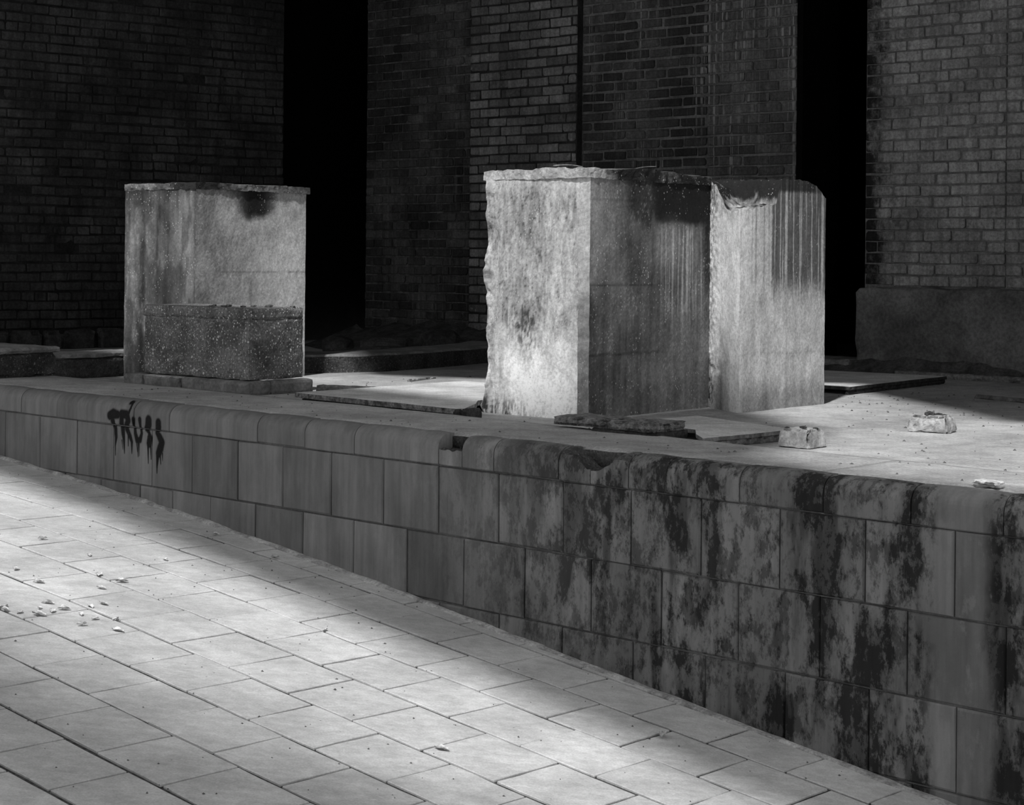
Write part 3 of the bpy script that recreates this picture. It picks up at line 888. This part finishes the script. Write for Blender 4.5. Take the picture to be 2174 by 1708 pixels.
def disp_side(X, Y, Z):
    a = _ws(X, Y, Z); k = np.exp(-(np.hypot(X - SQ[0], Y - SQ[1]) / .1) ** 2)
    n2 = (fbm(X * 40, Y * 40, Z * 40, 57, 3) - .5) * .008 * k
    return [a[0] + n2, a[1] + n2, a[2] * sst(Z, .8, .87)]
link('side_block', pillar_mesh('side_block', [SQ, SK, SR, SB], -.04, zt_side, col_side, disp_side, M['pillar'], .007, (0, 1), True), pr)

# ---- left pillar
LC = np.array([-1.685, 9.82]); LL = LC - DA * .598; LR = LC + DB * .803; LBk = LL + DB * .803
pl = thing('concrete_pillar', (0, 0, 0), 0, 'stained square concrete foundation pillar behind the low aggregate block', 'pillar')
def col_left(i, t, z, X, Y):
    bl = fbm(X * 9, Y * 9, z * 7, 123, 5)
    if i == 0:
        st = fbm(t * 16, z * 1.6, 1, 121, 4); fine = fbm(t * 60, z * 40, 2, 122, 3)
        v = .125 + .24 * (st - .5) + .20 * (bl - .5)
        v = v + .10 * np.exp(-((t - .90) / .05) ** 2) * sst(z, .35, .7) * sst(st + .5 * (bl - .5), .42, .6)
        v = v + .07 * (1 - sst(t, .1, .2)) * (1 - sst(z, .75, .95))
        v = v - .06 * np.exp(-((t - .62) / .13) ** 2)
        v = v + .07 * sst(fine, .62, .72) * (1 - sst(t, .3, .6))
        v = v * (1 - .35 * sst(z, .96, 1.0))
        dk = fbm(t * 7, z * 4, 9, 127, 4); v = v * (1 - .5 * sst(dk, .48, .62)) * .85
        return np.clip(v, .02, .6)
    if i == 1:
        fine = fbm(t * 120, z * 120, 2, 125, 3); st = fbm(t * 30, z * 1.2, 1, 126, 3)
        v = .35 + .34 * (bl - .5) + .24 * (fine - .5)
        v = v + .22 * sst(t, .25, .9) * (1 - .7 * sst(z, .7, .95)) - .10 * (1 - sst(t, .05, .3))
        top = sst(z + .16 * (bl - .5) - .10 * np.exp(-((t - .52) / .16) ** 2) * -1, .93, .99) * sst(t, .20, .35) * (1 - sst(t, .68, .76))
        core = np.exp(-((t - .53) / .15) ** 4) * sst(z + .12 * (bl - .5) - .10 * np.abs(t - .56), .84, .90)
        v = v * (1 - .6 * top) * (1 - .92 * core)
        v = v - .16 * sst(z, .92, .97) * sst(t, .75, .9) * sst(fine, .4, .6)
        v = v * (1 - .6 * np.exp(-((z - .556) / .005) ** 2) * sst(t, .1, .3) * (.35 + .65 * sst(fine, .4, .6)))
        v = v * (1 - .38 * np.exp(-((t - .49) / .014) ** 2) * (1 - sst(z, .50, .56)))
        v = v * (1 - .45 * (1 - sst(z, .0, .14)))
        return np.clip(v, .012, .75)
    return np.clip(.2 + .2 * (bl - .5), .04, .5) + 0 * X
_wl = wear(.0025, 65, 14)
def disp_left(X, Y, Z):
    a = _wl(X, Y, Z); return [a[0], a[1], a[2] * sst(Z, .98, 1.0) * 1.5]
def zt_left(X, Y): return 1.012 + .012 * (fbm(X * 10, Y * 10, 0, 131, 3) - .5)
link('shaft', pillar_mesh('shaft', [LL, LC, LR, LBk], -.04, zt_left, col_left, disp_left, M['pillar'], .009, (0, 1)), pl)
def col_lcap(i, t, z, X, Y): return np.clip(.13 + .3 * (fbm(X * 30, Y * 30, z * 30, 141, 4) - .5) - .3 * np.exp(-((X - LC[0]) / .12) ** 2), .02, .6)
link('cap_layer', pillar_mesh('cap_layer', [LL - DA * .008, LC + (DA - DB) * .008, LR + DB * .02 + DA * .012, LBk - DA * .01], 1.0, lambda X, Y: 1.036 + .014 * (fbm(X * 14, Y * 14, 0, 145, 4) - .5), col_lcap, wear(.006, 75, 30), M['pillar'], .009, (0, 1)), pl)

# ---- low aggregate block in front of it
RB = math.radians(-40.06)
LBK = np.array([-1.27, 8.96])
lb = thing('concrete_plinth', (LBK[0], LBK[1], 0), RB, 'low dark pebbly concrete block on a stone base course', 'plinth')
link('body', rough_box('body', -.80, .0, -.003, .36, .04, .338, M['aggregate'], .016, .004, 3, 22, .002, .003), lb)
link('top_slab', rough_box('top_slab', -.825, .003, -.004, .363, .333, .392, M['aggregate'], .016, .002, 4, 22, .003, .004), lb)
bc = [(-.92, -.765), (-.76, -.47), (-.465, .045)]
for q, (a, b) in enumerate(bc):
    link('base_block', rough_box('base_block', a, b, -.045, .10, -.035, .038, M['basestone'], .02, .003, 20 + q, 20, .004, .004), lb)
link('base_block', rough_box('base_block', -.03, .046, .104, .39, -.035, .038, M['basestone'], .02, .003, 25, 20, .004, .004), lb)
tag(lb.children[1], 'top slab, sunlit top painted in a paler colour')
lb.children[1].data.materials.append(M['fillet'])
for p in lb.children[1].data.polygons:
    if p.normal.z > .7: p.material_index = 1  # upward faces get a paler colour as painted sunlight

# small chips lying on the low block
def rock_mesh(name, sx, sy, sz, seed, mat, sub=2, amp=.35, flat=None):
    bm = bmesh.new(); bmesh.ops.create_icosphere(bm, subdivisions=sub, radius=1.0)
    co = np.array([v.co for v in bm.verts]); F = [[v.index for v in f.verts] for f in bm.faces]; bm.free()
    n = fbm(co[:, 0] * 1.6 + seed, co[:, 1] * 1.6, co[:, 2] * 1.6, seed, 3) - .5
    co = co * (1 + 2 * amp * n)[:, None]
    co = np.clip(co, -.82, .82)          # knock flats into it
    co = co * np.array([sx, sy, sz]) / .82
    co[:, 2] -= co[:, 2].min()
    return mesh(name, co, F, mat)
for q, (a, b, s) in enumerate([(-.40, .12, .011), (-.36, .06, .008), (-.27, .10, .013), (-.25, .05, .011), (-.165, .17, .012), (-.15, .09, .010), (-.085, .20, .014), (-.02, .30, .010)]):
    P = LBK + DA * a + DB * b
    where = ['leftmost of the chips', 'second chip from the left', 'third chip from the left', 'fourth chip from the left', 'fifth chip from the left', 'sixth chip from the left', 'seventh chip from the left', 'rightmost of the chips'][q]
    tag(link('stone_chip', rock_mesh('stone_chip', s * 1.5, s, s * .55, 200 + q, M['grit'], 1), None, (P[0], P[1], .3905), random.uniform(0, 3)),
        where + ' on top of the low pebbly block', 'stone chip', 'chips on the low block')

# ---- step block and low wall at far left
SC = np.array([-2.41, 9.81])
stp = thing('concrete_step', (SC[0], SC[1], 0), RB, 'low concrete step at the left edge, light from above painted into its colours', 'step')
link('body', rough_box('body', -.75, .0, -.50, .0, -.005, .125, M['step_shade'], .02, .008, 31, 16, .006, .012), stp)
link('tread', rough_box('tread', -.75, .010, -.50, .012, .124, .156, M['step'], .02, .004, 32, 16, .005, .008), stp)  # pale tread over dark faces: light from above painted in
lw_ = thing('low_wall', (SC[0] - DA[0] * .113, SC[1] - DA[1] * .113, 0), RB, 'short low wall between the step and the left pillar, face shade painted black', 'low wall')
link('body', rough_box('body', -.28, .0, .035, .75, -.035, .078, M['rawcon'], .02, .006, 41, 18, .005, .006), lw_)
link('top', rough_box('top', -.285, .004, .035, .75, .077, .104, M['step'], .02, .004, 42, 18, .004, .005), lw_)  # paler top over a dark face, painted as light from above

# ---- curved kerb at the back
def spline(pts, n):
    pts = [np.array(p, float) for p in pts]; out = []
    for i in range(len(pts) - 1):
        p0, p1, p2, p3 = pts[max(i - 1, 0)], pts[i], pts[i + 1], pts[min(i + 2, len(pts) - 1)]
        for t in np.linspace(0, 1, n, endpoint=False):
            out.append(.5 * ((2 * p1) + (-p0 + p2) * t + (2 * p0 - 5 * p1 + 4 * p2 - p3) * t * t + (-p0 + 3 * p1 - 3 * p2 + p3) * t ** 3))
    out.append(pts[-1]); return out
kp = spline([(-1.22, 10.66), (-1.05, 10.70), (-.677, 10.95), (-.166, 11.844), (.05, 12.5)], 14)
vs, fs = [], []
for i, p in enumerate(kp):
    t = kp[min(i + 1, len(kp) - 1)] - kp[max(i - 1, 0)]; t /= np.linalg.norm(t); nb = np.array([-t[1], t[0]])
    for d, z in ((0, -.04), (0, .066), (.012, .078), (.33, .080), (.345, .07), (.345, -.04)):
        q = p + nb * (d + .008 * (fbm(p[0] * 6, p[1] * 6, z * 9, 151, 3) - .5))
        vs.append((q[0], q[1], z + .008 * (float(fbm(p[0] * 8, p[1] * 8, d * 9, 153, 3)) - .5)))
for i in range(len(kp) - 1):
    for k in range(5):
        q = i * 6 + k; fs.append((q, q + 6, q + 7, q + 1))
fs += [[0, 1, 2, 3, 4, 5], [len(vs) - 6 + k for k in range(6)][::-1]]
me = mesh('kerb', vs, fs, M['step_shade']); me.materials.append(M['step'])
for p in me.polygons:
    if abs(p.normal.z) > .6: p.material_index = 1  # level faces paler, upright ones dark: light painted into the colours
tag(link('kerb', me), 'low curved concrete kerb on the floor behind the pillars', 'kerb')

# ---- boards and sheets on the deck
def sheet(name, poly, z0, z1, label, cat, mtop, medge, seed):
    """thin board from a plan polygon: subdivided rim, own top and edge materials"""
    pts = []
    for i in range(len(poly)):
        a, b = np.array(poly[i], float), np.array(poly[(i + 1) % len(poly)], float)
        n = max(1, int(np.hypot(*(b - a)) / .03))
        pts += [a + (b - a) * k / n for k in range(n)]
    c = np.mean(pts, axis=0); n = len(pts); vs = []
    for lev, z in enumerate((z0, (z0 + z1) / 2, z1)):
        for p in pts:
            q = p + (p - c) * .006 * (fbm(p[0] * 30, p[1] * 30, lev * 5, seed, 3) - .5) * 2
            vs.append((q[0], q[1], z + .003 * (float(fbm(p[0] * 6, p[1] * 6, 0, seed + 1, 3)) - .5)))
    fs = [list(range(n))[::-1], list(range(2 * n, 3 * n))]
    for l in (0, 1):
        for i in range(n):
            j = (i + 1) % n; fs.append((l * n + i, l * n + j, (l + 1) * n + j, (l + 1) * n + i))
    me = mesh('board', vs, fs, mtop); me.materials.append(medge)
    for p in me.polygons:
        if abs(p.normal.z) < .6: p.material_index = 1
    return me
def plank_between(a, b, w, z0, z1, mat, seed, step=.02, amp=.003, edge=.006, name='plank'):
    a = np.array(a); b = np.array(b); L_ = float(np.hypot(*(b - a))); th = math.atan2(b[1] - a[1], b[0] - a[0])
    me = rough_box(name, 0, L_, 0, w, z0, z1, mat, step, amp, seed, 25, .003, edge)
    return me, (a[0], a[1], 0), th

t = thing('plywood_sheet', (0, 0, 0), 0, 'large pale plywood sheet lying left of the tall right pillar', 'plywood sheet')
F1 = np.array([-.99, 8.46]); F2 = np.array([-.20, 7.61])
link('panel', sheet('panel', [F1, F2, (-.15, 7.92), (-.145, 8.10), (.06, 8.40), (.27, 8.70), (.10, 9.0), (-.234, 9.39)], .000, .022, '', '', M['ply'], M['plyedge'], 301), t)
me, lo, th_ = plank_between(F1 + np.array([.03, .0]), F2 + np.array([.0, .03]), .04, -.034, -.001, M['darkwood'], 302, name='support_strip'); link('support_strip', me, t, lo, th_)
me, lo, th_ = plank_between((-.205, 7.60), (-.115, 7.70), .05, -.034, .022, M['darkwood'], 303, .012, name='corner_block'); link('corner_block', me, t, lo, th_)

me, lo, th_ = plank_between((-.97, 9.12), (-.67, 8.985), .07, -.034, .012, M['darkwood'], 304)
tag(link('plank', me, None, lo, th_), 'dark plank end sticking out behind the pale plywood sheet', 'plank')

t = thing('plywood_sheet', (0, 0, 0), 0, 'pale plywood sheet behind and right of the tall pillar', 'plywood sheet')
RA_ = np.array([1.714, 9.34]); RBp = np.array([2.429, 10.281]); pe = np.array([-.796, .605])
link('panel', sheet('panel', [RA_, RBp, RBp + pe * 1.1, RA_ + pe * 1.1 + (RBp - RA_) * .2, RA_ + pe * .35 ], -.005, .012, '', '', M['ply'], M['darkwood'], 311), t)
me, lo, th_ = plank_between(RA_ + np.array([0, .004]), RBp, .03, -.034, -.004, M['darkwood'], 312, name='edge_batten'); link('edge_batten', me, t, lo, th_)

t = thing('plywood_sheet', (0, 0, 0), 0, 'small pale plywood sheet under the rotten board in front of the tall pillar', 'plywood sheet')
link('panel', sheet('panel', [(.69, 6.60), (1.077, 6.98), (.765, 7.563), (.47, 7.27), (.695, 6.93), (.68, 6.75)], -.004, .010, '', '', M['ply'], M['greywood'], 321), t)
me, lo, th_ = plank_between((.695, 6.612), (1.07, 6.985), .03, -.034, -.004, M['greywood'], 322, name='edge_batten'); link('edge_batten', me, t, lo, th_)

t = thing('rotten_board', (0, 0, 0), 0, 'rotten dark board with crumbling top lying beside the tall pillar', 'board')
me, lo, th_ = plank_between((.16, 7.09), (.525, 6.745), .195, .012, .046, M['plyedge'], 331, .012, .006, .02, name='top_layer'); link('top_layer', me, t, lo, th_)
me, lo, th_ = plank_between((.30, 6.965), (.53, 6.75), .20, -.034, .014, M['darkwood'], 332, .014, .004, .008, name='bottom_layer'); link('bottom_layer', me, t, lo, th_)
for q, (x, y, l, a) in enumerate([(.30, 7.03, .10, -.7), (.38, 6.98, .13, -.75), (.46, 6.93, .09, -.6), (.50, 6.85, .12, -.8), (.28, 7.10, .06, -.5)]):
    link('splinter', rough_box('splinter', 0, l, 0, .016, .036, .048, M['darkwood'], .012, .003, 340 + q, 40, .002, .004), t, (x, y, 0), a)

me, lo, th_ = plank_between((2.27, 10.93), (3.12, 10.10), .06, -.034, .004, M['greywood'], 351)
tag(link('plank', me, None, lo, th_), 'long grey plank on the floor below the right plinth', 'plank')
me, lo, th_ = plank_between((2.30, 9.17), (2.62, 8.66), .035, -.036, -.008, M['greywood'], 352, .012, .003, .004, name='batten')
tag(link('batten', me, None, lo, th_), 'thin weathered batten at the right edge of the floor', 'batten')
me, lo, th_ = plank_between((-.55, 10.02), (-.41, 10.30), .02, -.034, -.016, M['greywood'], 353, .012, name='stick')
tag(link('stick', me, None, lo, th_), 'short stick on the floor behind the large plywood sheet', 'stick')

# ---- two concrete feet
def foot(name, loc, rot, w, d, h, label, seed, amp=.004, edge=.016):
    t = thing(name, loc, rot, label, 'concrete stub')
    me = rough_box('body', -w / 2, w / 2, -d / 2, d / 2, -.004, h, M['foot'], .008, amp, seed, 40, .006, edge)
    co = np.array([v.co for v in me.vertices]); f = np.clip(co[:, 2] / h, 0, 1)
    co[:, 0] *= 1 - .14 * f ** 2; co[:, 1] *= 1 - .14 * f ** 2
    me.vertices.foreach_set('co', co.ravel()); me.update()
    link('body', me, t)
    return t
f1 = foot('concrete_stub', (1.065, 6.735, ZD), RB, .135, .13, .068, 'squat concrete stub in front of the plywood near the wall top', 401)
for q, (x, y, s) in enumerate([(-.045, -.03, .008), (.0, .01, .010), (.045, .02, .008), (.03, -.03, .007)]):
    link('bolt_stub', rock_mesh('bolt_stub', s * 1.4, s, s * .7, 410 + q, M['iron'], 1), f1, (x, y, .062))
f2 = foot('concrete_stub', (1.685, 7.375, ZD), RB + .15, .17, .12, .066, 'eroded concrete stub standing alone on the bright floor', 402, .009, .045)
for q, (x, y, s) in enumerate([(.05, .0, .010), (-.01, .0, .016), (.02, .02, .012)]):
    link('bolt_stub', rock_mesh('bolt_stub', s * 1.4, s, s * .8, 420 + q, M['iron'], 1), f2, (x, y, .058))

# ---- tile chip and pebble on the strip
tl = thing('tile_fragment', (1.385, 5.335, 0), RB - .2, 'pale flat tile fragment on the strip at far right', 'tile fragment')
link('tile', rough_box('tile', -.045, .045, -.03, .03, .008, .020, M['tile'], .012, .002, 431, 60, .002, .006), tl)
link('flake', rough_box('flake', -.03, .06, -.035, .005, .000, .008, M['greywood'], .012, .002, 432, 60, .001, .004), tl)

# ---- twigs on top of the right pillar
def twig(a, b, r, label):
    a, b = Vector(a), Vector(b); d = (b - a); n = 8; vs, fs = [], []
    q = d.to_track_quat('Z', 'Y')
    for i in range(n + 1):
        c = a + d * (i / n) + Vector((0, 0, .006 * math.sin(3 * i / n)))
        for k in range(5):
            an = k / 5 * 2 * math.pi
            vs.append(tuple(c + q @ Vector((math.cos(an) * r * (1 - .5 * i / n), math.sin(an) * r * (1 - .5 * i / n), 0))))
    for i in range(n):
        for k in range(5): fs.append((i * 5 + k, i * 5 + (k + 1) % 5, (i + 1) * 5 + (k + 1) % 5, (i + 1) * 5 + k))
    tag(link('twig', mesh('twig', vs, fs, M['greywood'], True)), label, 'twig')
twig((.18, 8.10, 1.055), (.30, 7.92, 1.042), .004, 'thin twig on the left of the tall pillar top')
twig((.52, 8.30, 1.045), (.66, 8.50, 1.075), .004, 'thin twig on the middle of the tall pillar top')

# ---- rubble at the foot of the back walls
def rock(loc, s, seed, label, mat=None, group=None, rot=0, sub=2, name='rubble_stone', amp=.35, cat='stone'):
    return tag(link(name, rock_mesh(name, *s, seed, mat or M['rubble'], sub, amp), None, loc, rot), label, cat, group)
def rock_at(px, py, z): 
    d = ((px - 1087) / FPX, -(py - 546.7 - .0094 * (px - 1087)) / FPX); t = (z - .65) / d[1]; return (d[0] * t, t, z)
me = rough_box('slab', -.17, .17, -.12, .12, 0, .03, M['rubble'], .03, .006, 501, 14, .004, .03)
tag(link('broken_slab', me, None, (-.98, 11.55, .02), .5), 'flat broken slab leaning in the rubble behind the kerb', 'slab')
bpy.data.objects['broken_slab'].rotation_euler = (.16, -.12, .5)
for q, (x, y, s) in enumerate([(-1.22, 13.0, (.11, .09, .06)), (-.80, 12.1, (.20, .12, .05)), (-.85, 12.60, (.18, .12, .07)), (-.50, 12.85, (.14, .10, .09)), (-.02, 12.75, (.12, .10, .10))]):
    rock((x, y, ZD - .01), s, 510 + q, ['rounded rubble mound in the dark corner opening', 'rough rubble lump right of the broken slab', 'pale rubble chunk near the back brick bay', 'square rubble chunk against the kerb end', 'dark rubble stone by the back wall near the tall pillar'][q])
def mound(name, pts, label, mat, seed):
    """bank of loose earth against a wall: (x, y, width, height) along its inner edge"""
    vs, fs = [], []; m = 13; P = spline(pts, 12)
    for i, p in enumerate(P):
        t = (P[min(i + 1, len(P) - 1)] - P[max(i - 1, 0)])[:2]; t /= np.linalg.norm(t); nb = np.array([t[1], -t[0]])
        for k in range(m):
            u = k / (m - 1)
            hgt = p[3] * (1 - u) ** 1.3 * (.6 + .8 * float(fbm(p[0] * 7 + u, p[1] * 7, u * 3, seed, 4)))
            q = p[:2] + nb * u * p[2] * 2
            vs.append((q[0], q[1], ZD - .012 + hgt + .01 * (1 - u) * float(fbm(q[0] * 25, q[1] * 25, 0, seed + 3, 3))))
    for i in range(len(P) - 1):
        for k in range(m - 1):
            q = i * m + k; fs.append((q, q + m, q + m + 1, q + 1))
    tag(link(name, mesh(name, vs, fs, mat, True)), label, 'dirt', None, 'stuff')
p_ = [np.array(bw(t_)) - np.array([.6747, .738]) * -.082 * -1 for t_ in (1.85, 2.4, 2.9, 3.4, 4.2)]
mound('dirt', [(*p_[0], .07, .05), (*p_[1], .075, .09), (*p_[2], .075, .11), (*p_[3], .07, .06), (*p_[4], .07, .05)], 'bank of loose earth along the right plinth', M['dirt'], 601)
p_ = [np.array(bw(t_)) - np.array([.6747, .738]) * .06 for t_ in (-2.3, -1.6, -.9, -.2)]
mound('dirt', [(*p_[0], .3, .12), (*p_[1], .45, .20), (*p_[2], .5, .17), (*p_[3], .4, .10)], 'bank of dark rubble earth along the back brick bay', M['dirt'], 602)
# footing stones under the left wall
wl = bpy.data.objects['wall_left']
x = .03; q = 0
random.seed(21)
while x < 3.2:
    w_ = random.uniform(.16, .34)
    link('footing_stone', rough_box('footing_stone', x, x + w_ - .015, -.05 - random.uniform(0, .03), .05, -.06, .105, M['rubble'], .03, .014, 620 + q, 9, .012, .02), wl)
    x += w_; q += 1
# doorstep at the right doorway
p = bw(1.83)
tag(link('door_sill', rough_box('door_sill', 0, .44, -.12, .25, -.05, .045, M['step'], .03, .006, 640, 12, .005, .01), None, (p[0], p[1], 0), RA), 'worn stone sill of the black doorway', None, None, 'structure')

# ---- dry leaves on the street
def leaf_mesh(seed, L_):
    r = np.random.default_rng(seed); vs, fs = [], []; n, m = 8, 4; curl = r.uniform(.5, 1.3); bend = r.uniform(-.5, .9)
    for i in range(n + 1):
        u = i / n; wd = L_ * .30 * math.sin(math.pi * min(1, u * .94 + .05)) ** .8
        for k in range(m + 1):
            v = k / m * 2 - 1
            vs.append((L_ * (u - .5), wd * v * math.cos(curl * v * .6), .003 + abs(v) ** 1.6 * wd * curl * .8 + bend * L_ * .6 * (u - .5) ** 2 + .002 * math.sin(9 * u + 5 * v)))
    for i in range(n):
        for k in range(m):
            q = i * (m + 1) + k; fs.append((q, q + m + 1, q + m + 2, q + 1))
    return mesh('leaf', vs, fs, M['leaf'], True)
LM = [leaf_mesh(700 + i, .034 + .004 * (i % 4)) for i in range(8)]
NRM = Vector((-GX, -GY, 1)).normalized()
def put_leaf(x, y, i, label, group=None, sc=1.0):
    o = link('dry_leaf', LM[i % 8], None, (x, y, float(zr(x, y)) + .002))
    o.rotation_euler = (NRM.to_track_quat('Z', 'Y') @ Matrix.Rotation(i * 1.7, 3, 'Z').to_quaternion()).to_euler()
    o.scale = (sc, sc, sc)
    tag(o, label, 'leaf', group)
cl = [(-1.69, 6.169), (-1.674, 6.128), (-1.623, 6.122), (-1.567, 6.27), (-1.576, 6.196), (-1.529, 6.176), (-1.498, 6.213), (-1.433, 6.176), (-1.557, 6.113), (-1.392, 6.329), (-1.424, 6.282), (-1.315, 6.166), (-1.279, 6.037), (-1.401, 6.051), (-1.378, 6.14)]
ORD = 'first second third fourth fifth sixth seventh eighth ninth tenth eleventh twelfth thirteenth fourteenth fifteenth'.split()
cl.sort(key=lambda p: p[0] / p[1])
for i, (x, y) in enumerate(cl): put_leaf(x, y, i, 'dry curled leaf, ' + ORD[i] + ' from the left in the scatter on the left pavers', 'leaves scattered on the left pavers', random.uniform(.7, 1.15))
for i, (x, y, lab) in enumerate([(-1.443, 6.529, 'pale curled leaf just above the leaf scatter'), (-1.785, 6.672, 'pale upright leaf near the left edge of the paving'), (-1.664, 6.526, 'dark crumpled leaf above the scatter near the left edge'), (-1.494, 6.717, 'folded leaf on the bright paver right of the pale upright leaf'), (-1.396, 6.651, 'thin leaf lying on a joint right of the folded leaf'), (-1.593, 6.993, 'pale leaf with a dark stalk on the upper bright pavers'), (-1.818, 7.182, 'small dark leaf uppermost on the bright pavers at left'), (-1.314, 7.048, 'tiny dark leaf below the spray painted letters'), (-.921, 7.258, 'dark fan shaped leaf at a paver corner in the shade'), (-1.204, 7.565, 'dark leaf by the foot of the wall'), (-.63, 6.315, 'thin twiggy leaf at the edge of the shade'), (-.187, 5.252, 'torn flat leaf on a joint in the bright foreground'), (.469, 5.595, 'round pale leaf in the shade near the wall base')]):
    put_leaf(x, y, i + 3, lab, None, random.uniform(.7, 1.1))

# ---- grit
def grit(name, pts, rad, label, seed):
    r = np.random.default_rng(seed); vs, fs = [], []
    for (x, y, z) in pts:
        s = r.uniform(*rad); k = len(vs); an = r.uniform(0, 6)
        for j in range(4):
            vs.append((x + math.cos(an + j * 1.57) * s * r.uniform(.6, 1.4), y + math.sin(an + j * 1.57) * s * r.uniform(.6, 1.4), z - .001))
        vs.append((x, y, z + s * r.uniform(.5, 1)))
        fs += [(k, k + 1, k + 4), (k + 1, k + 2, k + 4), (k + 2, k + 3, k + 4), (k + 3, k, k + 4)]
    tag(link(name, mesh(name, vs, fs, M['grit'])), label, 'grit', None, 'stuff')
pts = []
while len(pts) < 260:
    a, b = rng.uniform(-7.5, -2.6), rng.uniform(2.5, 5.0); P = a * UX + b * VX
    if wall_d(P) < -.06 and abs(P[0] / P[1]) < .33: pts.append((P[0], P[1], float(zr(*P)) + .001))
grit('grit', pts, (.002, .005), 'dark specks of grit scattered on the paving', 1)
def inside(P, poly):
    c = False
    for i in range(len(poly)):
        (x0, y0), (x1, y1) = poly[i], poly[i - 1]
        if (y0 > P[1]) != (y1 > P[1]) and P[0] < (x1 - x0) * (P[1] - y0) / (y1 - y0) + x0: c = not c
    return c
KEEP = [[(-1.06, 8.46), (-.2, 7.52), (.35, 8.7), (-.2, 9.5), (-1.05, 9.2)], [(1.6, 9.25), (2.5, 10.28), (1.5, 11.1), (.7, 10.2)], [(.1, 7.1), (.69, 6.5), (1.3, 6.75), (.78, 7.65)],
        [(-2.2, 9.5), (-1.25, 8.8), (-.9, 9.25), (-1.1, 10.5), (-1.7, 10.9)], [(2.25, 9.2), (2.6, 8.6), (2.7, 8.7), (2.35, 9.3)], [(2.3, 11.1), (3.3, 10.1), (3.3, 10.4), (2.4, 11.3)], [(1.55, 7.25), (1.85, 7.25), (1.85, 7.5), (1.55, 7.5)]]
pts = []
while len(pts) < 420:
    s, d = rng.uniform(-3, 4), rng.uniform(.1, 3.6); P = WO + np.array(WD[:2]) * s + WN_IN * d
    if any(inside(P, q) for q in KEEP): continue
    if abs(P[0] / P[1]) < .33 and not (.1 < P[0] < 1.5 and 7.7 < P[1] < 9.6): pts.append((P[0], P[1], .0 if d < .48 else float(deck_z(*P))))
grit('grit', pts, (.003, .009), 'crumbs of rubble scattered on the concrete floor', 2)
